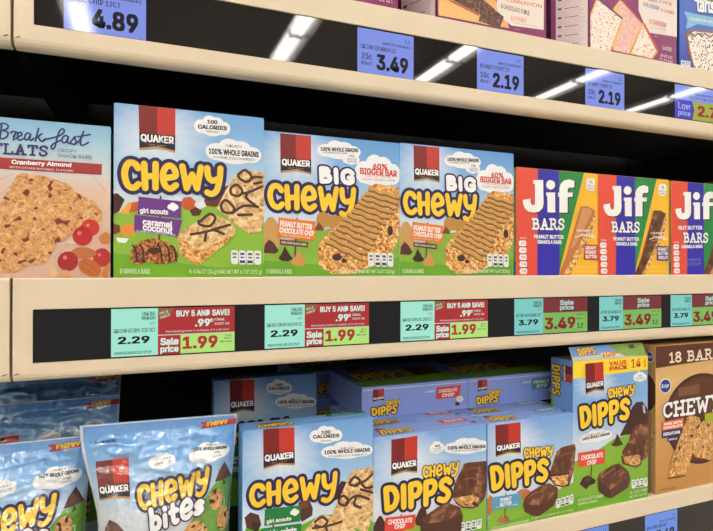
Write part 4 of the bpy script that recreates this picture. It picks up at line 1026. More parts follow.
ART['DIPPED_VALUE'] = [
    ('bg','front_print',1,[(0,(120,168,226)),(0.3,(136,182,232)),(0.55,(210,224,242)),(1,(216,226,240))]),
    ('glow','front_print',2,[(-4.3,5.93),(62.43,8.45),(63.69,44.79),(-3.26,39.98)]),
    ('poly','pack_size_band',3,(250,218,50),[(0,0),(100,0),(100,14.6),(0.07,16.86)]),
    ('text','pack_size_band',4,(214,62,40),[(46.24,2.96),(69.9,2.59),(70.05,6.82),(46.38,7.09)],'VALUE',2),
    ('text','pack_size_band',4,(214,62,40),[(46.9,7.86),(71.1,7.24),(71.26,11.85),(47.05,12.38)],'PACK',2),
    ('text','pack_size_band',4,(214,62,40),[(76.11,2.4),(89.81,1.66),(89.62,11.03),(76.44,11.68)],'14',1),
    ('text','pack_size_band',4,(214,110,40),[(93.93,11.6),(93.6,2.56),(96.83,2.27),(97.16,11.33)],'BARS',1),
    ('poly','meadow_print',3,(132,184,54),[(0.75,97.94),(23.66,93.52),(52.37,81.85),(100.09,75.9),(100,147.37),(0,147.37)]),
    ('poly','meadow_print',4,(112,174,36),[(0.84,130.5),(34.63,137.85),(99.86,128.66),(100,147.37),(0,147.37)]),
    ('panel','brand_panel',5,[(15.17,3.03),(38.41,2.7),(39.37,31.83),(15.66,33.3)]),
    ('cloud','calorie_cloud',3,[(79.2,15.66),(97.86,15.69),(98.27,26.75),(79.59,26.53)]),
    ('text','calorie_cloud',5,(34,32,40),[(86.18,19.09),(90.45,19.29),(90.52,21.25),(86.25,21.04)],'60',1),
    ('text','calorie_cloud',5,(34,32,40),[(83.11,22.05),(94.86,22.24),(94.92,23.82),(83.17,23.61)],'CALORIES',0),
    ('chewy','range_lettering',9,[(43.7,29.85),(81.2,27.39),(80.03,38.97),(44.54,40.41)],7),
    ('dipps','product_name',7,[(6.35,44.28),(74.36,40.92),(74.14,64.08),(7.96,66.9)]),
    ('cloud','grain_cloud',4,[(8.08,70.54),(49.94,68.73),(50.37,81.64),(8.46,82.93)]),
    ('text','grain_cloud',6,(34,32,40),[(11,75.93),(47.15,74.12),(47.24,76.77),(11.08,78.49)],'100% WHOLE GRAINS',2),
    ('text','grain_cloud',6,(34,32,40),[(15.55,73.86),(40.23,72.3),(40.28,73.8),(15.6,75.33)],'MADE WITH',0),
    ('poly','ingredient_print',4,(70,40,36),[(60.33,79.66),(70.08,66.42),(77.86,51.62),(84.01,47.02),(92.56,47.64),(99.35,56.05),(100.75,79.14)]),
    ('poly','ingredient_print',5,(200,196,200),[(92.14,50.76),(94.86,51.75),(96.24,59.74),(93.53,59.52)]),
    ('poly','ingredient_print',5,(78,44,36),[(48.59,87.49),(53.45,84.25),(57.19,76.28),(62.55,85.25),(65.73,88.67),(55.64,89.82)]),
    ('bar','sign_post',6,(84,44,34),1.32,[(24.47,89.19),(22.48,115.52)]),
    ('poly','flavour_sign',7,(232,72,50),[(5.94,89.9),(40.81,89.99),(40.32,104.57),(5.91,103.69)]),
    ('text','flavour_sign',8,(248,248,250),[(9.69,92.9),(38,93.03),(37.67,97.86),(9.38,97.6)],'CHOCOLATE',2),
    ('text','flavour_sign',8,(248,248,250),[(17.28,98.98),(29.53,99.07),(29.2,103.48),(16.95,103.34)],'CHIP',2),
    ('poly','ingredient_print',7,(58,30,26),[(7.8,120.69),(12.21,114.78),(18.67,113.5),(28.28,119.33),(27.45,122.92),(19.94,124),(16.3,127.12)]),
    ('poly','ingredient_print',8,(90,56,46),[(13.18,116.38),(18.71,114.98),(23.52,118.63),(16.09,120.48)]),
    ('poly','bar_picture',7,(112,58,34),[(79.65,72.35),(85.92,70.61),(99.88,70.34),(99.99,102.86),(95.85,108.28),(83.05,108.6),(65.12,100.51),(62.94,96.41),(70.83,87.71)],'chocolate'),
    ('poly','bar_picture',8,(112,58,34),[(61.53,99.69),(84.84,99.44),(93.5,102.85),(89.56,112.59),(83.27,114.89),(64.37,108.49)],'chocolate'),
    ('poly','bar_picture',9,(112,58,34),[(65.14,101.29),(84.91,101.4),(90.86,104.1),(87.39,111.52),(82.14,112.78),(66.9,107.67)],'granola_chip'),
    ('poly','bar_picture',10,(112,58,34),[(30.64,118.56),(33.83,113.42),(50.75,107.45),(59.25,107.05),(71.84,116.44),(74.16,123.74),(71.4,133.41),(49.38,140.64),(42.43,138.75),(32.01,131.07)],'chocolate'),
    ('poly','bar_picture',11,(74,40,27),[(30.68,119.68),(36.55,122.79),(47.11,131.94),(48.39,140.48),(42.43,138.75),(32.01,131.07)]),
    ('poly','bar_picture',11,(92,54,37),[(47.11,131.94),(74.08,121.4),(73.78,127.57),(71.4,133.41),(49.38,140.64)]),
    ('line','bar_picture',12,(168,122,96),1.1,[(37.84,117.74),(45.51,113.55),(53.38,111.6)]),
    ('line','bar_picture',12,(150,104,78),0.88,[(51.58,117.44),(56.5,115.08),(63.56,114.53)]),
    ('line','bar_picture',11,(158,100,72),0.88,[(80.87,77.14),(88.22,75.53),(96.88,77.17)]),
    ('facts','nutrition_strip',11,[(75.81,126.32),(98.7,126.9),(99.04,136.08),(76.13,135.31)]),
    ('text','net_weight_lettering',11,(226,236,190),[(5.03,134.45),(37.43,134.93),(37.53,137.95),(5.12,137.37)],'14 CHOCOLATEY COVERED',1),
    ('text','net_weight_lettering',11,(226,236,190),[(5.16,138.47),(29.87,138.93),(29.95,141.55),(5.24,141.03)],'GRANOLA BARS',1),
    ('text','net_weight_lettering',11,(226,236,190),[(73.61,137.64),(98.01,137.51),(98.13,140.71),(73.72,140.76)],'14-1.05 OZ BARS',1),
    ('text','net_weight_lettering',11,(226,236,190),[(73.78,142.32),(98.18,142.31),(98.27,144.7),(73.86,144.67)],'NET WT 14.7 OZ',1),
]
ART['EIGHTEEN_BARS'] = [
    ('bg','front_print',1,[(0,(206,160,98)),(0.25,(226,186,122)),(0.5,(214,166,100)),(1,(196,140,74))]),
    ('poly','pack_size_band',3,(96,50,28),[(0,0),(88.75,-0),(108.88,16.82),(66.87,16.06),(0.14,18.95)]),
    ('slab','pack_size_band',4,[(15.57,6.29),(81.46,5.22),(80.28,15.62),(16.12,15.52)],'18 BARS',15,(246,232,206),None,0),
    ('ell','brand_badge',5,(236,240,248),[(3.97,28.46),(18.26,28.75),(18.58,41.77),(4.54,41.71)]),
    ('ell','brand_badge',6,(28,58,150),[(4.93,29.46),(17.41,29.58),(17.63,40.79),(5.35,40.92)]),
    ('text','brand_badge',7,(248,248,250),[(6.51,33.04),(15.82,32.89),(16.11,37.6),(6.86,37.72)],'Kroger',1),
    ('ell','oval_print',3,(78,40,24),[(7.93,28.12),(103.27,26.37),(99.56,111.45),(13.51,107.1)],None,40),
    ('ell','oval_print',4,(96,54,34),[(11.71,31.39),(99.08,29.15),(96.01,108.39),(16.57,104.55)],None,40),
    ('poly','oval_print',5,(128,82,58),[(27.33,38.02),(54.04,37.05),(54.16,45.13),(27.71,45.93)]),
    ('slab','product_name',6,[(7.75,50.05),(83.65,47.47),(82.36,64.03),(8.27,62.98)],'CHEWY',17,(248,248,250),(70,40,26),5),
    ('poly','flavour_label',7,(230,110,56),[(6.39,66.07),(33.9,65.34),(33.83,74.05),(6.57,73.92)]),
    ('text','flavour_label',8,(248,248,250),[(9.01,67.37),(31.34,67.07),(31.45,69.43),(9.18,69.69)],'MADE WITH',2),
    ('text','flavour_label',8,(248,248,250),[(8.41,70.58),(32.36,70.21),(32.46,72.56),(8.58,72.88)],'CHOCOLATE',2),
    ('poly','flavour_label',7,(40,50,110),[(6.59,74.25),(30.8,74.34),(30.64,80.22),(6.65,80.34)]),
    ('text','flavour_label',8,(248,248,250),[(8.37,75.76),(29.14,75.78),(29.27,78.41),(8.59,78.68)],'CHOCOLATE CHUNK',2),
    ('poly','flavour_label',7,(40,50,110),[(13.35,81.21),(26.85,81.35),(27,84.27),(13.55,84.09)]),
    ('text','flavour_label',8,(248,248,250),[(14.63,81.7),(25.6,81.84),(25.68,83.45),(14.74,83.3)],'GRANOLA',1),
    ('poly','flavour_label',7,(170,176,40),[(60.87,64.38),(87.13,63.86),(86.88,73.71),(60.94,74.02)]),
    ('poly','bar_picture',9,(214,160,96),[(37.45,65.76),(42.72,63.65),(53.6,66.99),(55.48,72),(38.15,107.37),(33.4,113.01),(17.32,115.91),(15.51,112.71),(15.87,106.25)],'granola_chip'),
    ('poly','bar_picture',10,(176,116,62),[(15.26,109.14),(32.37,108.65),(55.48,72),(55.56,77.42),(39.07,109.63),(34.33,115.53),(17.32,115.91),(15.51,112.71)],'granola'),
    ('poly','bar_picture',7,(214,160,96),[(51.95,75.63),(59.09,70.39),(72.85,73.41),(95.37,101.15),(85.97,109.53),(67.31,105.63),(52.4,99.14),(46.27,95.77)],'granola_chip'),
    ('poly','bar_picture',8,(166,106,56),[(45.41,95.65),(68.19,103.23),(86.06,105.71),(85.93,110.8),(66.43,106.77),(47.28,101.57)],'granola'),
    ('poly','shadow_print',5,(120,72,36),[(14.14,116),(36.01,116.37),(36.06,117.57),(15.03,117.3)]),
    ('text','net_weight_lettering',5,(70,44,28),[(4.62,124.51),(23.48,124.93),(23.59,126.95),(4.79,126.5)],'NET WT 15.2 OZ (430 g)',1),
]
ART['END_CHOCOLATE'] = [
    ('bg','end_print',1,[(0,(144,164,234)),(1,(138,160,230))]),
    ('bar','end_print',2,(206,216,234),0.9,[(0.92,2.29),(98.89,2.58)]),
    ('panel','brand_panel',3,[(9.56,2.13),(19.56,2.06),(19.51,11.84),(9.53,12.39)]),
    ('chewy','range_lettering',6,[(20.76,11.94),(34.71,11.41),(34.03,15.86),(21.36,16.45)],7),
    ('dipps','product_name',4,[(7.67,16.93),(32.12,15.7),(30.78,23.42),(8.58,23.62)]),
    ('poly','flavour_sign',3,(230,68,52),[(68.82,4.99),(92.95,4.78),(90.97,15.16),(67.97,15.01)]),
    ('text','flavour_sign',4,(248,248,250),[(70.79,7.17),(89.11,6.84),(88.7,9.73),(70.4,10.02)],'CHOCOLATE',2),
    ('text','flavour_sign',4,(248,248,250),[(74.08,10.89),(86.28,10.7),(85.87,13.87),(73.68,14.04)],'CHIP',2),
    ('text','end_print',3,(248,248,250),[(57.5,6.99),(66.79,6.85),(66.75,8.87),(57.47,8.99)],'6 BARS',1),
    ('ell','end_print',3,(226,224,226),[(87.92,13.75),(95.46,14.36),(95.31,20.19),(87.78,19.55)]),
    ('ell','end_print',4,(92,50,40),[(86.77,18.89),(91.55,19.29),(91.47,22.77),(86.69,22.36)]),
    ('text','end_print',3,(206,216,240),[(50.67,26.33),(87.31,25.31),(87.28,26.47),(50.65,27.46)],'KEEP IN A COOL DRY PLACE',0),
]
ART['END_PEANUT'] = [
    ('bg','end_print',1,[(0,(144,164,234)),(1,(138,160,230))]),
    ('bar','end_print',2,(206,216,234),0.9,[(0.92,2.29),(98.89,2.58)]),
    ('panel','brand_panel',3,[(9.56,2.13),(19.56,2.06),(19.51,11.84),(9.53,12.39)]),
    ('chewy','range_lettering',6,[(20.76,11.94),(34.71,11.41),(34.03,15.86),(21.36,16.45)],7),
    ('dipps','product_name',4,[(7.67,16.93),(32.12,15.7),(30.78,23.42),(8.58,23.62)]),
    ('poly','flavour_sign',3,(72,150,140),[(68.82,4.99),(92.95,4.78),(90.97,15.16),(67.97,15.01)]),
    ('text','flavour_sign',4,(248,248,250),[(70.79,7.17),(89.11,6.84),(88.7,9.73),(70.4,10.02)],'PEANUT',2),
    ('text','flavour_sign',4,(248,248,250),[(74.08,10.89),(86.28,10.7),(85.87,13.87),(73.68,14.04)],'BUTTER',2),
    ('text','end_print',3,(248,248,250),[(57.5,6.99),(66.79,6.85),(66.75,8.87),(57.47,8.99)],'6 BARS',1),
    ('ell','end_print',3,(226,224,226),[(87.92,13.75),(95.46,14.36),(95.31,20.19),(87.78,19.55)]),
    ('ell','end_print',4,(176,130,70),[(86.77,18.89),(91.55,19.29),(91.47,22.77),(86.69,22.36)]),
    ('text','end_print',3,(206,216,240),[(50.67,26.33),(87.31,25.31),(87.28,26.47),(50.65,27.46)],'KEEP IN A COOL DRY PLACE',0),
]
ART['BITES_POUCH'] = [
    ('bg','front_film',1,[(0,(92,154,226)),(0.12,(110,172,234)),(0.3,(164,202,240)),(0.5,(214,222,232)),(1,(206,216,226))]),
    ('poly','front_film',2,(206,216,232),[(0,-0),(1.73,-0.04),(2.05,74),(0,74)]),
    ('poly','front_film',2,(206,216,232),[(98.88,0),(100,0),(100,74),(98.79,74)]),
    ('poly','front_film',2,(206,216,232),[(0,-0),(100,0),(100.05,0.77),(-0.24,1)]),
    ('poly','new_ribbon',3,(176,40,32),[(74.59,3.98),(99.75,2.82),(99.71,6.76),(74.82,8.52),(77.25,6.19)]),
    ('text','new_ribbon',4,(240,196,60),[(79.63,3.9),(93.83,3.21),(93.68,6.39),(79.33,7.13)],'new',2),
    ('text','tear_line_lettering',3,(34,32,40),[(5.6,10.44),(21.55,9.95),(21.3,11.43),(5.24,12.1)],'< TEAR HERE',1),
    ('panel','brand_panel',3,[(7.18,23.13),(27.88,21.79),(25.41,46.02),(4.42,47.73)]),
    ('cloud','grain_cloud',3,[(40.27,20.79),(57.84,19.48),(57.58,29.09),(39.92,30.01)]),
    ('text','grain_cloud',5,(34,32,40),[(43.95,24.09),(55,23.17),(54.92,24.25),(43.84,25.19)],'CALORIES',0),
    ('text','grain_cloud',5,(34,32,40),[(43.75,26.13),(54.85,25.19),(54.77,26.44),(43.62,27.41)],'PER POUCH',0),
    ('cloud','calorie_cloud',3,[(66.55,17.82),(95.6,16.7),(96.18,29.1),(67.04,31.05)]),
    ('text','calorie_cloud',5,(34,32,40),[(69.96,19.92),(93.69,20.93),(93.78,22.99),(69.89,22.17)],'100% WHOLE GRAINS',2),
    ('text','calorie_cloud',5,(34,32,40),[(79.02,18.45),(89.1,18.81),(89.13,19.97),(79.02,19.62)],'MADE WITH',0),
    ('text','calorie_cloud',5,(34,32,40),[(84.62,23.75),(88.93,23.8),(88.98,25.6),(84.64,25.56)],'18g',1),
    ('text','calorie_cloud',5,(34,32,40),[(83.4,26.12),(90.23,26.26),(90.26,27.32),(83.41,27.19)],'PER SERVING',0),
    ('poly','meadow_print',3,(104,160,50),[(44.57,88.51),(57.06,74),(68.44,62.21),(78.98,50.43),(85.57,44.42),(92.02,42.93),(99.33,42.16),(100,74),(99.99,87.81)]),
    ('poly','ingredient_print',4,(92,46,34),[(85.55,43.42),(88.64,36.63),(92.57,31.41),(95.59,36.55),(98.69,42.14),(92.03,43.27)]),
    ('poly','ingredient_print',4,(92,46,34),[(-0.81,80.22),(4.49,67.58),(9.28,58.84),(14.78,60.86),(21.5,67.67),(26.69,80.07)],None,0),
    ('line','ingredient_print',5,(190,160,150),0.5,[(5.3,67.58),(6.45,63.55),(8.5,63.17),(7.05,66.78)]),
    ('ell','cookie_picture',5,(206,146,88),[(81.32,47.37),(91.85,47.62),(92.3,61),(81.38,60.87)],'cookie'),
    ('ell','cookie_picture',5,(206,146,88),[(87.52,59.85),(97.62,59.98),(98.39,76.53),(87.87,76.56)],'cookie'),
    ('ell','cookie_picture',6,(206,146,88),[(59.81,63.64),(80.35,63.83),(80.4,86.8),(58.63,87.05)],'cookie'),
    ('poly','ingredient_print',6,(70,36,28),[(91.33,46.6),(92.49,42.62),(94.05,45.66)]),
    ('poly','ingredient_print',6,(70,36,28),[(52.97,73.8),(54.74,69.42),(60.13,71.81),(58.82,75.81)]),
    ('line','meadow_print',4,(196,224,170),0.66,[(90.99,62.45),(91.16,57.02),(93.44,55.28),(93.36,62.48)]),
    ('chewy','product_name',6,[(30.51,38.06),(81.56,31.93),(80.65,47.35),(29.95,53.44)]),
    ('bites','product_name',9,[(36.79,51.72),(77.31,46.93),(76.89,59.71),(37.11,65.78)]),
]
ART['TOASTER_CHOCOLATE'] = [
    ('bg','front_print',1,[(0,(136,20,96)),(1,(136,20,96))]),
    ('poly','pastry_picture',3,(240,180,110),[(-0.62,53.52),(0.3,39.68),(16.77,28.1),(46.53,36.25),(56.83,54.39),(62.05,59.25),(63.8,63.29),(41.5,64.16),(33.16,63.88),(0.34,64.28)]),
    ('poly','pastry_picture',4,(240,190,120),[(0.18,64.3),(0.95,54.6),(12,51.19),(36.14,56.88),(35.15,63.54)]),
    ('poly','pastry_picture',5,(190,100,60),[(8.02,51.92),(12.8,51.04),(36.8,56.76),(35.14,58.75)]),
    ('poly','pastry_picture',5,(90,50,36),[(13.28,50.95),(16.79,41.97),(36.45,43.84),(58.56,55.52),(54.78,64.79),(35.15,62.7),(36.8,57.05)],'choc_icing'),
    ('poly','text_panel',4,(240,226,216),[(51.63,26.68),(97.58,17.48),(97.6,32.36),(97.26,59.21),(65.55,60.97),(53.73,54.93),(52.01,49.51)]),
    ('text','text_panel',5,(226,122,92),[(60.28,40.23),(95.39,38.72),(95.39,41.99),(60.28,43.11)],'CINNAMON',1),
    ('text','text_panel',5,(110,62,48),[(55.78,45.38),(83.34,46.22),(83.34,50.34),(55.79,49.11)],'& CHOCOLATE FUDGE',1),
    ('text','text_panel',5,(234,140,96),[(65.53,53.15),(80.1,52.95),(80.11,56.47),(65.54,56.63)],"& S'MORES",1),
    ('text','text_panel',5,(160,150,150),[(67.3,57.78),(90.63,57.35),(90.63,58.24),(67.3,58.65)],'TOASTER PASTRIES',0),
    ('text','text_panel',5,(226,200,210),[(69.07,62.7),(74.39,62.55),(74.39,63.28),(69.07,63.43)],'24 CT',0),
]
ART['TOASTER_VARIETY'] = [
    ('bg','front_print',1,[(0,(136,20,96)),(1,(136,20,96))]),
    ('poly','pastry_picture',3,(240,190,110),[(-0.42,38.08),(6.63,22.52),(11.14,23.7),(36.54,34.87),(22.97,63.34),(21.05,64.79),(-0.39,66.56)]),
    ('poly','pastry_picture',4,(240,220,200),[(-0.41,40.93),(7.76,23.75),(34.18,34.69),(21.05,63.34),(-0.39,65.14)],'icing'),
    ('poly','pastry_picture',5,(66,56,96),[(7.76,23.46),(11.14,23.41),(36.14,34.35),(33.79,35.05)]),
    ('poly','pastry_picture',3,(240,190,110),[(25.24,27.49),(32.22,19.22),(58.12,33.55),(58.93,35.21),(43.27,63.24),(24.89,62.76)]),
    ('poly','pastry_picture',4,(236,180,170),[(28.34,28.98),(33.39,19.29),(57.3,33.99),(41.69,62.59),(25.66,62.64),(36.14,34.94)],'icing_pink'),
    ('poly','pastry_picture',5,(200,66,50),[(32.61,18.85),(36.13,19.67),(59.34,33.95),(57.3,34.89)]),
    ('poly','pastry_picture',6,(240,180,100),[(58.93,34.31),(77.12,55.81),(70.04,63.81),(43.67,63.18)]),
    ('poly','pastry_picture',7,(240,220,200),[(58.52,36.47),(74.19,55.64),(68.39,63.14),(45.26,62.65)],'icing'),
    ('poly','pastry_picture',8,(206,72,48),[(58.52,34.08),(60.56,34.34),(77.54,55.14),(75.45,56.67)]),
    ('poly','text_panel',4,(240,224,216),[(54.02,-14.62),(101.19,-24.47),(100.58,39.63),(65.9,41.56),(59.34,33.35),(53.65,24.19)]),
    ('text','text_panel',5,(190,120,130),[(64.23,11.19),(93.64,10),(93.64,13.08),(64.23,14.5)],'VARIETY PACK',1),
    ('text','text_panel',5,(96,110,170),[(59.32,15.7),(78.77,16.38),(78.77,20.32),(59.33,19.59)],'& BLUEBERRY',1),
    ('text','text_panel',5,(222,120,110),[(80.45,17.59),(96.66,17.46),(96.67,20.85),(80.46,20.63)],'& CHERRY',1),
    ('text','text_panel',5,(226,120,100),[(66.3,29.16),(87.66,29.45),(87.24,34.11),(66.3,33.67)],'& STRAWBERRY',1),
    ('text','text_panel',5,(170,160,166),[(68.37,35.43),(87.24,35.34),(87.24,36.56),(68.37,36.63)],'TOASTER PASTRIES',0),
    ('text','net_weight_lettering',4,(226,200,214),[(71.69,42.73),(77.53,42.7),(77.53,43.91),(71.69,43.94)],'48 CT',0),
    ('text','net_weight_lettering',4,(236,222,230),[(82.16,50.18),(93.67,50.26),(93.67,53.94),(82.17,53.84)],'24 PASTRIES',1),
    ('text','net_weight_lettering',4,(236,222,230),[(80.06,57.5),(94.53,57.81),(94.54,60.58),(80.06,60.23)],'NET WT 41 OZ',1),
    ('text','net_weight_lettering',4,(236,222,230),[(78.8,61.02),(94.54,61.5),(94.54,63.96),(78.8,63.45)],'(1.16 kg)',1),
]
ART['FROSTED_TART'] = [
    ('bg','front_print',1,[(0,(60,110,206)),(0.5,(50,90,200)),(1,(30,40,160))]),
    ('text','brand_lettering',4,(30,50,150),[(23.98,-2.84),(60.19,-5.59),(59.01,15.03),(26.28,18.34)],'tarts',2),
    ('text','brand_lettering',5,(248,248,250),[(25.7,-1.17),(59,-3.33),(57.82,13.2),(27.43,16.53)],'tarts',2),
    ('text','brand_lettering',5,(248,248,250),[(20.55,-12.17),(70.4,-15.71),(67.39,-0.78),(23.41,5.26)],'POP',2),
    ('poly','flavour_ribbon',4,(130,190,224),[(6.45,19.45),(23.42,19.24),(61.4,17.48),(61.4,28.91),(29.16,30.26),(9.83,39.06),(12.07,27.18)]),
    ('text','flavour_ribbon',5,(226,240,248),[(15.46,24.61),(61.4,21.56),(61.4,24.83),(15.46,27.79)],'COOKIES & CREAM',1),
    ('poly','pastry_picture',4,(140,80,40),[(8.71,42.81),(23.43,37.21),(70.41,32.76),(70.43,80.8),(23.45,85.14),(13.79,66.6)]),
    ('poly','pastry_picture',5,(240,226,214),[(12.08,45.04),(23.43,39.61),(70.41,35.22),(70.43,80.8),(25.17,83.71),(17.75,66.02)],'icing_speck'),
    ('line','pastry_picture',6,(130,84,56),1.73,[(12.09,47.02),(17.74,43.33),(23.43,45.6),(29.16,41.08),(34.94,43.36),(41.33,39.51),(47.78,42.12),(55.45,38.04)]),
    ('poly','net_weight_lettering',5,(206,220,240),[(1.46,75.52),(17.19,75.25),(17.19,82.41),(1.47,82.22)]),
    ('text','net_weight_lettering',6,(40,60,150),[(2.58,76.94),(15.49,76.69),(15.49,79.47),(2.58,79.7)],'48 CT',1),
]
# ------------------------------------------------------------------ the shop: floor, ceiling, back of the gondola
def slab(name, lo, hi, mat):
    return structure(box_obj(name, lo, hi, MAT[mat]))
slab('floor', (-6.5, -7.0, -0.05), (6.5, 0.60, 0.0), 'floor')
slab('ceiling', (-6.5, -7.0, 2.90), (6.5, 0.60, 2.95), 'ceiling')
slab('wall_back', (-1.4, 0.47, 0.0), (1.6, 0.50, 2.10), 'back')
for i, x in enumerate((-0.1005, 1.1195)):                 # slotted uprights that carry the shelves
    bm = bmesh.new()
    box_bm(bm, (x - 0.015, 0.445, 0.0), (x + 0.015, 0.4705, 2.10), 0.001, 1)
    structure(bm_obj('trim_%d' % (i + 1), bm, MAT['steel']))

# ceiling strip lights: rows that run out from the shelves across the aisle
def strip_light(label):
    t = thing('strip_light', label, 'ceiling light', (0, 0, 0), group='fluorescent strips on the ceiling')
    bm = bmesh.new()
    L = 0.60
    prof = [(-0.085, 0.0), (-0.060, 0.030), (-0.030, 0.062), (0.030, 0.062), (0.060, 0.030), (0.085, 0.0), (0.080, 0.0), (0.026, 0.052), (-0.026, 0.052), (-0.080, 0.0)]
    a = [bm.verts.new((x, -L, z)) for x, z in prof]
    b = [bm.verts.new((x, L, z)) for x, z in prof]
    n = len(prof)
    for i in range(n):
        bm.faces.new((a[i], a[(i + 1) % n], b[(i + 1) % n], b[i]))
    bm.faces.new(a[::-1])
    bm.faces.new(b)
    bmesh.ops.recalc_face_normals(bm, faces=bm.faces)
    bm_obj('reflector', bm, MAT['housing'], t)
    for sx in (-0.023, 0.023):
        bm = bmesh.new()
        tube_bm(bm, (sx, -L + 0.008, 0.022), (sx, L - 0.008, 0.022), 0.018, 12)
        bm_obj('fluorescent_tube', bm, MAT['tube'], t, smooth=True)
    for sy in (-1, 1):
        box_obj('lamp_holder', (-0.045, sy * L - 0.007, 0.0), (0.045, sy * L + 0.007, 0.05), MAT['housing'], t, 0.002)
    return t
_first = None
for x in (-4.64, -3.57, -2.50, -1.43, -0.36, 0.85, 1.95, 3.06, 4.06):  # the four rows furthest left are unseen, added for light from that side
    for y in (-0.83, -2.05, -3.27, -4.49, -5.71):  # the two furthest lamps of each row are added to brighten the lying cartons
        lab = 'fluorescent twin-tube strip light hung under the shop ceiling, one of rows partly mirrored in the black shelf glass, partly added for light'
        if _first is None:
            _first = strip_light(lab)
            _first.location = (x, y, 2.80)
        else:
            dup(_first, (x, y, 2.80))

# ------------------------------------------------------------------ shelves
DEPTH = 0.445
def shelf(label, x0, x1, top, disp_top, disp_bot, bottom):
    """steel shelf with a cream front that frames a strip of black display glass; heights are measured from the lens level"""
    z = EYE
    t = thing('shelf', label, 'shelf', (x0, 0, z + top), group='steel shelves')
    L = x1 - x0
    T_, DT, DB, B = 0.0, disp_top - top, disp_bot - top, bottom - top
    P = MAT['shelf_paint']
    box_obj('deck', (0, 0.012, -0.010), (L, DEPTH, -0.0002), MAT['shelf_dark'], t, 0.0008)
    def rail(name, prof):
        bm = bmesh.new()
        a = [bm.verts.new((0, y, zz)) for y, zz in prof]
        b = [bm.verts.new((L, y, zz)) for y, zz in prof]
        for i in range(len(prof)):
            bm.faces.new((a[i], b[i], b[(i + 1) % len(prof)], a[(i + 1) % len(prof)]))
        bm.faces.new(a)
        bm.faces.new(b[::-1])
        bmesh.ops.recalc_face_normals(bm, faces=bm.faces)
        bm_obj(name, bm, P, t)
    rail('top_rail', [(0.0, DT), (0.0, T_ - 0.0014), (0.0004, T_ - 0.0004), (0.0014, T_), (0.0125, T_), (0.0125, DT)])
    rail('bottom_rail', [                                  # with a rolled lower edge
        (0.0, DB), (0.0125, DB), (0.0125, B), (0.006, B), (0.0042, B + 0.0004), (0.0022, B + 0.0016), (0.0007, B + 0.0036), (0.0, B + 0.0062)])
    for u0, u1 in ((0.0, 0.0139), (L - 0.0139, L)):
        box_obj('end_stile', (u0, 0.0, DB), (u1, 0.0125, DT), P, t)
    for u0, u1 in ((0.0, 0.0018), (L - 0.0018, L)):        # side flanges under the deck
        box_obj('side_flange', (u0, 0.0125, B + 0.004), (u1, DEPTH, -0.0105), MAT['steel'], t, 0.0003)
    for u in (0.003, L - 0.003):                           # end clips in the lower corners of the front
        bm = bmesh.new()
        tube_bm(bm, (u - 0.0016, -0.0003, B + 0.0062), (u + 0.0016, -0.0003, B + 0.0074), 0.00035, 6)
        bm_obj('corner_clip', bm, MAT['steel'], t)
    g = box_obj('display_gasket', (0.0139, 0.0022, DB), (L - 0.0139, 0.0125, DT), MAT['gasket'], t)
    s = box_obj('display_screen', (0.0146, 0.0012, DB + 0.0007), (L - 0.0146, 0.0024, DT - 0.0007), MAT['glass'], t)
    s['label'] = 'strip of glossy black display glass'
    return t, s

XS = -0.0995
up_shelf, up_screen = shelf('cream steel shelf above eye level, with blue-lit price tags in its black glass front', XS, 1.1195, 0.2684, 0.2440, 0.1965, 0.1778)
mid_shelf, mid_screen = shelf('cream steel shelf with green and red price tags in its black glass front', XS, 1.1195, -0.0098, -0.0352, -0.0791, -0.0939)
low_shelf, low_screen = shelf('cream steel shelf at the bottom under the dipped bar cartons and pouches', XS, 1.1195, -0.2960, -0.3172, -0.3610, -0.3800)
shelf('end of the neighbouring cream shelf at the upper left corner, past the dark gap', -1.3215, -0.1018, 0.2684, 0.2440, 0.1965, 0.1778)
shelf('end of the neighbouring cream shelf under the crispy flats carton, past the dark gap', -1.3215, -0.1018, -0.0098, -0.0352, -0.0791, -0.0939)

# ------------------------------------------------------------------ price tags shown on the display glass
LILAC, MINT, TEAL = (132, 150, 234), (166, 236, 212), (128, 208, 200)
RED, LIME, GREEN = (178, 44, 46), (182, 232, 120), (128, 186, 88)
INK = (22, 20, 30)
def tag_print(screen, shelf_obj, x0, x1, zt, zb):
    """a Print for one tag: origin at its top left, 100 units to its height"""
    h = zt - zb
    sx, sz = shelf_obj.location.x, shelf_obj.location.z
    fr = face((x0 - sx, 0.0011, EYE + zt - sz), (1, 0, 0), (0, 0, -1), (0, -1, 0), h / 100.0)
    return Print(screen, fr, base='lcd'), (x1 - x0) / h * 100.0
def rect(x0, y0, x1, y1):
    return [(x0, y0), (x1, y0), (x1, y1), (x0, y1)]
def finish(p, label):
    o = p.done()['price_tag']
    o['label'] = label
def plain_tag(screen, sh, x0, x1, zt, zb, price, unit, line, label, col=LILAC, code='0001111004062'):
    p, w = tag_print(screen, sh, x0, x1, zt, zb)
    n = 'price_tag'
    p.poly(n, 0, col, rect(0, 2, w, 100))
    p.text(n, 1, INK, rect(w * .84, 12, w * .93, 20), '12', 0)
    p.text(n, 1, INK, rect(w * .44, 26, w * .94, 32), code, 1)
    p.text(n, 1, INK, rect(w * .06, 37, w * .68, 47), line, 1)
    if unit:
        p.text(n, 1, INK, rect(w * .07, 56, w * .25, 70), unit, 1)
        p.text(n, 1, INK, rect(w * .07, 75, w * .26, 83), 'PER OZ', 1)
    p.text(n, 1, INK, rect(w * .33, 54, w * .90, 90), price, 2)
    finish(p, label)
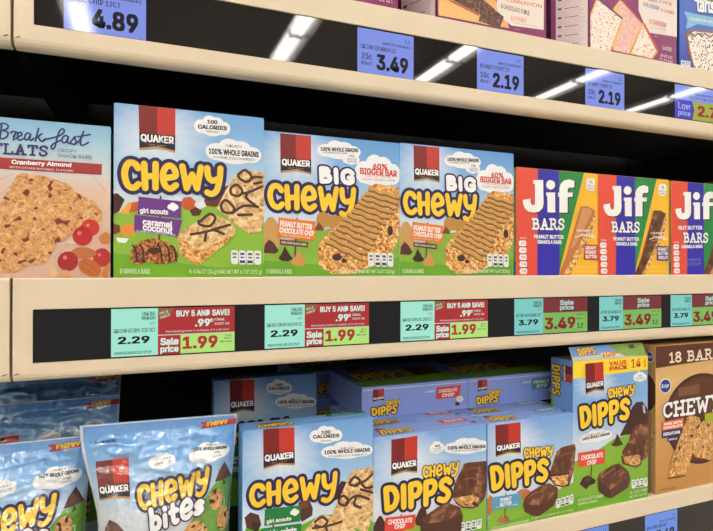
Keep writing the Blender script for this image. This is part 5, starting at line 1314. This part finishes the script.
def mint_part(p, n, w, col, price, line, unit):
    p.poly(n, 0, col, rect(0, 2, w, 98))
    p.poly(n, 1, mixc(col, INK, .12), rect(w * .64, 8, w * .95, 26))
    p.text(n, 2, INK, rect(w * .68, 10, w * .93, 16), unit, 1)
    p.text(n, 2, INK, rect(w * .66, 19, w * .94, 25), 'PER OZ', 1)
    p.text(n, 1, INK, rect(w * .82, 30, w * .92, 35), '12', 0)
    p.text(n, 1, INK, rect(w * .05, 42, w * .94, 51), line, 1)
    p.text(n, 1, INK, rect(w * .14, 58, w * .82, 73), price, 2)
    p.text(n, 1, INK, rect(w * .07, 88, w * .86, 94), '0003000032259', 1)
def sale_tag(screen, sh, x0, xm, x1, zt, zb, price, line, unit, label):
    p, w = tag_print(screen, sh, x0, x1, zt, zb)
    n, a = 'price_tag', (xm - x0) / (x1 - x0)
    m = w * a
    mint_part(p, n, m, MINT, price, line, unit)
    p.poly(n, 0, RED, rect(m, 2, w, 57))
    W2 = w - m
    f = lambda x0, y0, x1, y1: rect(m + W2 * x0, y0, m + W2 * x1, y1)
    p.poly(n, 1, (150, 96, 60), [(m, 2), (m + W2 * .2, 3), (m + W2 * .16, 16), (m, 26)])
    p.text(n, 2, (200, 220, 180), [(m + W2 * .02, 9), (m + W2 * .13, 6), (m + W2 * .13, 12), (m + W2 * .02, 16)], 'mix &', 1)
    p.text(n, 2, (200, 220, 180), [(m + W2 * .03, 18), (m + W2 * .15, 12), (m + W2 * .15, 19), (m + W2 * .03, 25)], 'match', 1)
    c = (214, 240, 226)
    p.text(n, 1, c, f(.23, 8, .93, 21), 'BUY 5 AND SAVE!', 2)
    p.text(n, 1, c, f(.47, 27, .67, 43), '.99', 2)
    p.text(n, 1, c, f(.67, 27, .71, 34), 'c', 2)
    p.text(n, 1, c, f(.73, 27, .87, 32), 'FINAL', 1)
    p.text(n, 1, c, f(.73, 36, .93, 41), 'COST EA', 1)
    p.text(n, 1, c, f(.10, 49, .92, 54), 'Participating items in multiples of 5 with Card', 0)
    p.poly(n, 0, (196, 206, 190), rect(m, 57, w, 59))
    p.poly(n, 0, RED, f(0, 59, .285, 98))
    p.text(n, 1, c, f(.03, 64, .26, 79), 'Sale', 2)
    p.text(n, 1, c, f(.03, 80, .26, 97), 'price', 2)
    p.poly(n, 0, LIME, f(.285, 59, 1, 98))
    p.text(n, 1, RED, f(.31, 63, .77, 89), '1.99', 2)
    p.text(n, 1, INK, f(.87, 62, .96, 66), '14.1c', 1)
    p.text(n, 1, INK, f(.86, 68, .96, 72), 'PER OZ', 1)
    p.text(n, 1, INK, f(.80, 75, .96, 79), 'With Card', 1)
    finish(p, label)
def cut_tag(screen, sh, x0, xm, x1, zt, zb, label):
    p, w = tag_print(screen, sh, x0, x1, zt, zb)
    n, a = 'price_tag', (xm - x0) / (x1 - x0)
    m = w * a
    mint_part(p, n, m, TEAL, '3.79', 'JIF PNT BUTR BARS 5CT', '58.3c')
    W2 = w - m
    f = lambda x0, y0, x1, y1: rect(m + W2 * x0, y0, m + W2 * x1, y1)
    c = (172, 206, 196)
    p.poly(n, 0, (124, 44, 48), f(0, 2, 1, 42))
    p.text(n, 1, c, f(.37, 8, .68, 22), 'Sale', 2)
    p.text(n, 1, c, f(.37, 22, .68, 38), 'price', 2)
    p.poly(n, 0, GREEN, f(0, 42, 1, 98))
    p.text(n, 1, (134, 34, 42), f(.03, 55, .72, 88), '3.49', 2)
    p.text(n, 1, INK, f(.76, 47, .96, 51), '53.7c', 1)
    p.text(n, 1, INK, f(.74, 59, .92, 63), 'PER OZ', 1)
    p.text(n, 1, INK, f(.76, 74, .90, 88), '12', 1)
    finish(p, label)

for x0, x1, price, unit, line, label in (
        (-0.0640, -0.0005, '4.89', '', 'CHOC CHIP 12CT', 'blue-lit price tag reading 4.89 beside the mirrored lamp'),
        (0.1981, 0.2617, '3.49', '23c', 'CKE CHW CCP GRNOLA 1CT', 'blue-lit price tag reading 3.49'),
        (0.3407, 0.4039, '2.19', '10c', 'BIG VARIETY TSTR PST 12T', 'blue-lit price tag reading 2.19, beside the 3.49 tag'),
        (0.4959, 0.5593, '2.19', '10c', 'BIG VARIETY TSTR PST 12T', 'blue-lit price tag reading 2.19, under the lamp streak')):
    plain_tag(up_screen, up_shelf, x0, x1, 0.2432, 0.1972, price, unit, line, label)
# the tag with the low-price flag
p, w = tag_print(up_screen, up_shelf, 0.6485, 0.7759, 0.2432, 0.1972)
n = 'price_tag'
p.poly(n, 0, (140, 156, 236), rect(0, 2, w, 44))
p.text(n, 1, INK, rect(w * .30, 20, w * .62, 26), '0003800022222', 1)
p.text(n, 1, INK, rect(w * .22, 31, w * .60, 37), 'POP TART COOKIE CREAM', 0)
p.poly(n, 0, (78, 70, 190), [(0, 44), (w * .26, 44), (w * .29, 58), (w * .26, 98), (0, 98)])
p.text(n, 1, (176, 196, 244), rect(w * .05, 52, w * .23, 72), 'Low', 1)
p.text(n, 1, (176, 196, 244), rect(w * .05, 74, w * .23, 94), 'price', 1)
p.poly(n, 0, (170, 176, 70), [(w * .26, 44), (w, 44), (w, 98), (w * .26, 98), (w * .29, 70)])
p.text(n, 1, (160, 40, 60), rect(w * .34, 54, w * .76, 86), '2.79', 2)
finish(p, 'blue and olive price tag with a Low price flag')

MT, MB = -0.0358, -0.0786
for x0, xm, x1, line, label in (
        (-0.0276, 0.0099, 0.0764, 'QKR CHW GS CRML CCNT 8CT', 'mint and red sale tag under the caramel coconut carton'),
        (0.1045, 0.1436, 0.2113, 'QKR BIG CHW PB CHOCCHP 5CT', 'mint and red sale tag under the first big bar carton'),
        (0.2470, 0.2874, 0.3552, 'QKR BIG CHW CHC CHIP 5CT', 'mint and red sale tag under the second big bar carton')):
    sale_tag(mid_screen, mid_shelf, x0, xm, x1, MT, MB, '2.29', line, '34.2c', label)
for x0, xm, x1, label in ((0.3914, 0.4324, 0.4993, 'teal and green sale tag under the first striped carton'),
                          (0.5184, 0.5572, 0.6240, 'teal and green sale tag under the second striped carton'),
                          (0.6411, 0.6810, 0.7510, 'teal and green sale tag under the third striped carton')):
    cut_tag(mid_screen, mid_shelf, x0, xm, x1, MT, MB, label)
plain_tag(low_screen, low_shelf, 0.5954, 0.6535, -0.3180, -0.3600, '3.49', '17c', 'KRO CHEWY BARS 18CT', 'blue price tag reading 3.49 under the tall dipped bar carton', (100, 142, 226))
plain_tag(low_screen, low_shelf, 0.4740, 0.5340, -0.3180, -0.3600, '2.29', '34c', 'QKR CHW DIPPS PB 6CT', 'blue price tag cut off by the bottom edge', (100, 142, 226))

# ------------------------------------------------------------------ cartons on the middle shelf
ZM = EYE - 0.0098
FRONT = 0.004
BLUE_C = (104, 158, 216)
def place(x0, w):
    return x0 + w / 2
carton('snack_flats_carton', 'pale blue and tan carton of cranberry almond crispy snack flats', 'snack box',
       (place(-0.1685, .14), FRONT, ZM), .14, .045, .1293, (150, 190, 214), art=ART['CRANBERRY_FLATS'], group='snack cartons on the middle shelf')
carton('granola_bar_carton', 'blue granola bar carton with purple caramel coconut signs', 'snack box',
       (place(-0.0260, .1298), FRONT, ZM), .1298, .040, .1506, BLUE_C, art=ART['CARAMEL_COCONUT'], group='snack cartons on the middle shelf')
big = carton('granola_bar_carton', 'blue big-bar carton with orange peanut butter sign, next to the caramel coconut carton', 'snack box',
             (place(0.1036, .1433), FRONT, ZM), .1433, .045, .1390, (92, 148, 212), art=ART['BIG_PEANUT'], group='snack cartons on the middle shelf')
dup(big, (place(0.2480, .1433), FRONT, ZM), 'blue big-bar carton with orange peanut butter sign, next to the striped cartons', scale=(1.012, 1, 1.005))
def side_face(t, w, d, h):
    return Print(t, face((-w / 2, d, h), (0, -1, 0), (0, 0, -1), (-1, 0, 0), d / 100.0), clip=(100.0, h / d * 100.0))
def facts_table(p, part, lay, q, col, ink, rows):
    """ruled table of small print"""
    f = quad_map(q)
    p.poly(part, lay, col, q)
    for i in range(rows):
        t0 = (i + .3) / rows
        p.poly(part, lay + 1, ink, [f(a) for a in ((.08, t0), (.55 + .35 * ((i * 7) % 5) / 5, t0), (.55 + .35 * ((i * 7) % 5) / 5, t0 + .3 / rows), (.08, t0 + .3 / rows))])
for x0, key, label in ((0.3965, 'NUT_BAR_CREAMY', 'striped nut bar carton with a red creamy peanut butter sign'),
                       (0.5190, 'NUT_BAR_CHOCOLATE', 'striped nut bar carton with a purple sign and chocolate-topped bar'),
                       (0.6500, 'NUT_BAR_NUT', 'striped nut butter bar carton cut off by the picture edge')):
    t = carton('nut_bar_carton', label, 'snack box', (place(x0, .122), FRONT + (.003 if x0 > .6 else 0), ZM), .122, .042, .1248, (236, 176, 50), art=ART[key], group='snack cartons on the middle shelf')
    p = side_face(t, .122, .042, .1248)
    facts_table(p, 'nutrition_side', 1, [(2, 2), (98, 2), (98, 255), (2, 255)], (206, 178, 130), (120, 96, 70), 22)
    p.poly('nutrition_side', 1, (80, 150, 200), [(2, 257), (98, 257), (98, 296), (2, 296)])
    p.done()

# ------------------------------------------------------------------ cartons on the lower shelf
ZL = EYE - 0.2960
def top_face(t, w, d, h):
    return Print(t, face((-w / 2, d, h + 0.0006), (1, 0, 0), (0, -1, 0), (0, 0, 1), w / 100.0), clip=(100.0, d / w * 100.0))
YEL, NAVY = (252, 206, 46), (32, 26, 66)
def chewy_top(t, w, d, h):
    p = top_face(t, w, d, h)
    V = d / w * 100
    p.oat_panel('top_print', 1, [(14, .36 * V), (33, .36 * V), (35, .66 * V), (13, .66 * V)])
    p.word('top_print', 5, [(12, .58 * V), (38, .58 * V), (38, .9 * V), (11, .9 * V)], ROUND, 'CHeWy', 22, YEL, NAVY, 9, 1)
    p.poly('top_print', 1, (30, 130, 66), [(68, .06 * V), (98, .06 * V), (99, .34 * V), (66, .34 * V)])
    p.text('top_print', 2, (230, 240, 230), [(72, .13 * V), (90, .13 * V), (91, .27 * V), (71, .27 * V)], 'thin mints', 1)
    p.text('top_print', 1, (220, 232, 246), [(48, .52 * V), (94, .52 * V), (94, .62 * V), (48, .62 * V)], 'NATURALLY FLAVORED GRANOLA BARS', 0)
    p.done()
def dipped_top(t, w, d, h, sign, word):
    p = top_face(t, w, d, h)
    V = d / w * 100
    p.oat_panel('top_print', 1, [(9, .22 * V), (17, .22 * V), (18, .5 * V), (8, .5 * V)])
    p.word('top_print', 5, [(10, .48 * V), (35, .48 * V), (35, .92 * V), (8, .92 * V)], ROUND, 'DIPPS', 19, YEL, NAVY, 7, 2)
    p.poly('top_print', 1, sign, [(66, .12 * V), (90, .12 * V), (92, .48 * V), (67, .48 * V)])
    p.text('top_print', 2, (246, 246, 248), [(70, .2 * V), (88, .2 * V), (89, .4 * V), (70, .4 * V)], word, 2)
    p.ellipse('top_print', 1, (90, 52, 40), [(91, .56 * V), (95, .56 * V), (95, .78 * V), (91, .78 * V)])
    p.text('top_print', 1, (220, 230, 246), [(52, .72 * V), (88, .72 * V), (88, .82 * V), (52, .82 * V)], 'KEEP IN A COOL DRY PLACE', 0)
    p.done()
gs = carton('granola_bar_carton', 'blue granola bar carton with green thin mints signs, at the shelf edge', 'snack box',
            (place(0.0845, .1325), FRONT, ZL), .1325, .026, .1415, (110, 162, 220), art=ART['THIN_MINTS'], group='snack cartons on the lower shelf')
chewy_top(gs, .1325, .026, .1415)
dup(gs, (place(0.0765, .1325), 0.17, ZL), 'blue granola bar carton in shadow behind the thin mints carton', scale=(.985, 1, 1.10))

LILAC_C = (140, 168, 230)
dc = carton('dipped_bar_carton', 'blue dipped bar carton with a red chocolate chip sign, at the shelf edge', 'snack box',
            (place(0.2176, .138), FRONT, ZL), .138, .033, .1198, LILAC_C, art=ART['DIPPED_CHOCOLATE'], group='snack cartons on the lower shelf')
dipped_top(dc, .138, .033, .1198, (226, 66, 58), 'CHOCOLATE CHIP')
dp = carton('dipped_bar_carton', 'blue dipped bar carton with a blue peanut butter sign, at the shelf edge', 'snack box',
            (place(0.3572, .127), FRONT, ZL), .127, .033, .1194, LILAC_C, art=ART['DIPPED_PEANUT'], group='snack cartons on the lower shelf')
dipped_top(dp, .127, .033, .1194, (96, 168, 160), 'PEANUT BUTTER')
for src, nm in ((dc, 'chocolate chip'), (dp, 'peanut butter')):
    dup(src, (src.location.x + .001, FRONT + .035, ZL), 'dipped %s bar carton standing second in its row, only its top in view' % nm)
    dup(src, (src.location.x, FRONT + .070, ZL), 'dipped %s bar carton third in its row, under the lying carton' % nm)
    dup(src, (src.location.x, FRONT + .105, ZL), 'dipped %s bar carton fourth in its row, under the lying carton' % nm)

def lying(label, x0, art, y=0.066, z=ZL + 0.1206):
    w, d, h = .142, .122, .0367
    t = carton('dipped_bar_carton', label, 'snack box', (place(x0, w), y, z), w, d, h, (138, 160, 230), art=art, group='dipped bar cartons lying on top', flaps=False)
    p = top_face(t, w, d, h)                               # its printed front looks up
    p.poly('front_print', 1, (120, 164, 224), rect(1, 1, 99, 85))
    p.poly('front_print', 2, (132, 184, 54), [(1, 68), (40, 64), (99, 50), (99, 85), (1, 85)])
    p.oat_panel('front_print', 3, [(14, 4), (36, 4), (36, 30), (14, 30)])
    p.word('front_print', 4, [(6, 36), (64, 30), (64, 60), (6, 66)], ROUND, 'DIPPS', 19, YEL, NAVY, 7, 2)
    p.poly('front_print', 6, (112, 58, 34), [(66, 24), (94, 20), (92, 56), (64, 62)], 'chocolate')
    p.done()
    return t
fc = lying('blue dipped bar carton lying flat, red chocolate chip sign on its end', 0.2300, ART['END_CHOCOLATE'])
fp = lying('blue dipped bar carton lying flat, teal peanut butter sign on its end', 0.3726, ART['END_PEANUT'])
# deeper cartons in the dark
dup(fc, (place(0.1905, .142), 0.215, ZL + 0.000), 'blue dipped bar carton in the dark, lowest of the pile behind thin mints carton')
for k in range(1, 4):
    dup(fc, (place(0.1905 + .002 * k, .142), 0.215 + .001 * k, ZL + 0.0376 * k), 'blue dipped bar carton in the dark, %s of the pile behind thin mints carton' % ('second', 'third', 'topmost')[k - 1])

# tall value carton with its torn lid flap standing up
w, d, h = .1235, .0376, .182
vp = carton('dipped_bar_carton', 'tall blue dipped bar carton with yellow value pack band and open lid', 'snack box',
            (place(0.4798, w), FRONT, ZL), w, d, h, (112, 160, 222), art=ART['DIPPED_VALUE'], group='snack cartons on the lower shelf', flaps=False)
p = side_face(vp, w, d, h)
p.poly('side_print', 1, (112, 156, 216), rect(1, 1, 99, 482))
p.poly('side_print', 2, (132, 184, 54), [(1, 112), (14, 138), (30, 200), (99, 260), (99, 482), (1, 482)])
p.word('side_print', 6, [(46, 22), (46, 124), (6, 124), (6, 22)], ROUND, 'DIPPS', 19, YEL, NAVY, 7, 2)
p.oat_panel('side_print', 3, [(98, 18), (98, 70), (52, 70), (52, 18)])
p.done()
fl = math.radians(24)
hinge, fh = Vector((0, 0.0012, h)), 0.0172
up = Vector((0, math.sin(fl), math.cos(fl)))
nrm = Vector((0, -math.cos(fl), math.sin(fl)))
bm = bmesh.new()
box_bm(bm, (-w / 2 + .001, -.0003, 0), (w / 2 - .001, .0003, fh), 0.0001, 1)
bm.transform(Matrix.Translation(hinge) @ Matrix.Rotation(-fl, 4, 'X'))
lid = bm_obj('lid_flap', bm, MAT['ink'], vp, (196, 196, 190))
p = Print(lid, face(hinge + up * fh - Vector((w / 2 - .001, 0, 0)) + nrm * .0003, (1, 0, 0), -up, nrm, (w - .002) / 100.0), clip=(100.0, fh / (w - .002) * 100))
p.poly('flap_print', 1, (108, 150, 212), [(0, 0), (100, 0), (100, 9), (0, 10)])
p.poly('flap_print', 2, (120, 160, 50), [(52, 0), (100, 0), (100, 14), (70, 13), (62, 8)])
p.word('flap_print', 6, [(8, 2), (30, 1), (32, 9), (9, 10)], ROUND, 'DIPPS', 19, YEL, NAVY, 7, 2)
p.poly('flap_print', 3, (150, 96, 60), [(38, 8), (58, 7), (62, 12), (40, 13)], 'granola')
p.poly('flap_print', 3, (70, 40, 34), [(78, 2), (86, 1), (88, 5), (80, 6)])
p.done()
for sx in (-1, 1):                                          # dust flaps folded in
    a, b = sorted((sx * (w / 2 - .001), sx * (w / 2 - .034)))
    box_obj('dust_flap', (a, .003, h), (b, d - .003, h + .0005), MAT['ink'], vp, 0, (176, 170, 158))

w, d, h = .150, .050, .193
kr = carton('granola_bar_carton', 'tan and brown carton of 18 chewy bars, cut off by the picture edge', 'snack box',
            (place(0.6175, w), FRONT, ZL), w, d, h, (206, 160, 100), art=ART['EIGHTEEN_BARS'], group='snack cartons on the lower shelf')
p = side_face(kr, w, d, h)
p.poly('side_print', 1, (206, 158, 96), rect(1, 1, 99, 384))
p.ellipse('side_print', 2, (90, 50, 30), [(30, 74), (104, 74), (104, 176), (30, 176)], n=32)
p.ellipse('side_print', 3, (236, 240, 248), rect(71, 16, 95, 44))
p.ellipse('side_print', 4, (28, 58, 150), rect(73, 18, 93, 42))
p.text('side_print', 5, (248, 248, 250), rect(75, 24, 91, 36), 'Kroger', 1)
p.poly('side_print', 3, (214, 160, 96), [(88, 230), (99, 220), (99, 290), (90, 280)], 'granola_chip')
p.done()

# ------------------------------------------------------------------ toaster pastry cartons on the upper shelf
ZU = EYE + 0.2684
def pastry_carton(label, x0, w, d, art, rgb, y=0.015, name='toaster_pastry_carton', turn=0):
    return carton(name, label, 'snack box', (place(x0, w), y, ZU), w, d, .105, rgb, art=art, group='pastry cartons on the upper shelf', rot=(0, 0, math.radians(turn)))
def opened_side(t, w, angle, length, h=.105):
    """side panel that has come unglued and swings out from the front left edge, printed with small type"""
    a = math.radians(angle)
    hinge = Vector((-w / 2 - .0004, .0003, 0))
    out = Vector((-math.sin(a), math.cos(a), 0))
    nrm = Vector((-math.cos(a), -math.sin(a), 0))
    bm = bmesh.new()
    box_bm(bm, (0, 0, 0), (length, .0006, h), 0.0001, 1)
    bm.transform(Matrix.Translation(hinge) @ Matrix(((out.x, -nrm.x, 0, 0), (out.y, -nrm.y, 0, 0), (0, 0, 1, 0), (0, 0, 0, 1))))
    bmesh.ops.recalc_face_normals(bm, faces=bm.faces)
    panel = bm_obj('side_panel', bm, MAT['ink'], t, (150, 132, 126))
    H = h / length * 100
    p = Print(panel, face(hinge + out * length + Vector((0, 0, h)) + nrm * .0001, -out, (0, 0, -1), nrm, length / 100.0), clip=(100.0, H))
    M, Wt = (138, 20, 98), (240, 224, 220)
    p.poly('side_print', 1, M, rect(0, 0, 100, H))
    p.poly('side_print', 2, (226, 190, 120), rect(5, H - 34, 8, H))
    p.poly('side_print', 2, Wt, [(13, 0), (95, 0), (95, H - 14), (56, H - 3), (13, H - 3)])
    for i in range(int((H - 16) / 4.2)):
        v = H - 12 - i * 4.2
        if i % 6 == 5:
            p.poly('side_print', 3, M, rect(18, v - 2, 28, v + 3))
            p.poly('side_print', 3, M, rect(34, v, 72, v + 1.8))
        else:
            p.poly('side_print', 3, (212, 172, 190), rect(18, v, (50 if i < 2 else 88) - (i * 7) % 11, v + 1.2))
    p.done()
pastry_carton('maroon pastry carton at the top edge, left of the chocolate fudge pastry carton', 0.1000, .150, .085, [
    ('bg', 'front_print', 1, [(0, (136, 20, 96)), (1, (136, 20, 96))]),
    ('poly', 'text_panel', 2, (240, 226, 216), [(8, 6), (58, 6), (58, 44), (8, 40)]),
    ('text', 'text_panel', 3, (150, 60, 110), [(12, 12), (54, 12), (54, 20), (12, 20)], 'TOASTER', 2),
    ('text', 'text_panel', 3, (150, 60, 110), [(12, 25), (54, 25), (54, 33), (12, 33)], 'PASTRIES', 2),
    ('text', 'net_weight_lettering', 2, (226, 190, 208), [(70, 58), (96, 58), (96, 62), (70, 62)], 'NET WT 22 OZ', 1)], (120, 24, 82))
t = pastry_carton('maroon pastry carton with chocolate fudge and s\'mores pastries on its front', 0.2992, .1490, .090, ART['TOASTER_CHOCOLATE'], (120, 24, 82))
opened_side(t, .1490, 22, .061)
t = pastry_carton('maroon variety pastry carton with three iced pastries on its front', 0.5172, .1526, .076, ART['TOASTER_VARIETY'], (120, 24, 82))
opened_side(t, .1526, 48, .0455)
pastry_carton('blue frosted pastry carton with specked white icing, cut off by the picture edge', 0.6756, .120, .060, ART['FROSTED_TART'], (36, 90, 170))

# ------------------------------------------------------------------ film pouches
def pouch_surface(seed, w, h):
    rnd = random.Random(seed)
    folds = [(rnd.uniform(.08, .92), rnd.uniform(.10, .34), rnd.uniform(.012, .03), rnd.uniform(.05, .16), rnd.uniform(-.5, .5), rnd.uniform(.0006, .0016)) for _ in range(26)]
    folds += [(rnd.uniform(.05, .95), rnd.uniform(.09, .32), rnd.uniform(.04, .13), rnd.uniform(.012, .03), rnd.uniform(-.2, .2), rnd.uniform(.0009, .0022)) for _ in range(40)]
    ph = rnd.uniform(0, 6)
    def depth(s, t):
        """how far the film stands out at s across (0..1), t down (0..1)"""
        k = max(0.0, min(1.0, (t - .055) / .55))
        b = .026 * (k * k * (3 - 2 * k)) * max(0.0, 1 - (2 * s - 1) ** 2) ** .62
        k2 = max(0.0, min(1.0, (t - .06) / .05)) * max(0.0, 1 - (2 * s - 1) ** 4)
        b += .0016 * k2 * (1 + .6 * math.sin(11 * s + ph))
        for fs, ft, ws, wt, sl, am in folds:
            x = (s - fs - sl * (t - ft)) / ws
            y = (t - ft - sl * (s - fs)) / wt
            e = x * x + y * y
            if e < 9:
                b += am * math.exp(-e) * k2
        return b
    def sides(t):
        k = max(0.0, min(1.0, t / .62))
        k = k * k * (3 - 2 * k)
        return -w / 2 + .0165 * k, w / 2 - .0045 * k
    return depth, sides
def pouch(label, loc, seed, w=.130, h=.160):
    t = thing('snack_pouch', label, 'snack pouch', loc, group='granola bite pouches')
    depth, sides = pouch_surface(seed, w, h)
    H = h / w * 100.0
    def fr(u, v, e):
        s, q = u / 100.0, v / H
        x0, x1 = sides(q)
        return (x0 + (x1 - x0) * s, -depth(s, q) - e, h - q * h)
    bm = bmesh.new()
    NU, NV = 56, 90
    g = {}
    for side in (0, 1):
        for j in range(NV + 1):
            for i in range(NU + 1):
                x, y, z = fr(100.0 * i / NU, H * j / NV, 0)
                y = y + .0006 if side == 0 else -y * .7 + .0012
                g[side, i, j] = bm.verts.new((x, y, z))
    for j in range(NV):
        for i in range(NU):
            bm.faces.new((g[0, i, j], g[0, i, j + 1], g[0, i + 1, j + 1], g[0, i + 1, j]))
            bm.faces.new((g[1, i, j], g[1, i + 1, j], g[1, i + 1, j + 1], g[1, i, j + 1]))
    for j in range(NV):
        bm.faces.new((g[0, 0, j], g[1, 0, j], g[1, 0, j + 1], g[0, 0, j + 1]))
        bm.faces.new((g[0, NU, j], g[0, NU, j + 1], g[1, NU, j + 1], g[1, NU, j]))
    for i in range(NU):
        bm.faces.new((g[0, i, 0], g[0, i + 1, 0], g[1, i + 1, 0], g[1, i, 0]))
        bm.faces.new((g[0, i, NV], g[1, i, NV], g[1, i + 1, NV], g[0, i + 1, NV]))
    bm_obj('pouch_body', bm, MAT['film'], t, (96, 154, 222), smooth=True)
    p = Print(t, fr, base='film', limit=1.7, clip=(100.0, H), eps=.00026)
    p.ops(ART['BITES_POUCH'], H)
    p.done()
    return t
pc = pouch('glossy blue pouch of granola bites standing in front at the shelf edge', (0.0110, 0.022, ZL), 3, w=.135, h=.1555)
pc.rotation_euler = (0, math.radians(1.2), 0)
pl = pouch('glossy blue pouch of granola bites beside the front pouch, cut off by the picture edge', (-0.1135, 0.040, ZL), 8, w=.135, h=.143)
dup(pl, (-0.0945, 0.150, ZL), 'glossy blue pouch standing behind the two front pouches', scale=(1, 1, 1.07))
dup(pc, (-0.0990, 0.215, ZL), 'dim blue pouch furthest back, behind the other pouches', scale=(1, 1, 1.09))
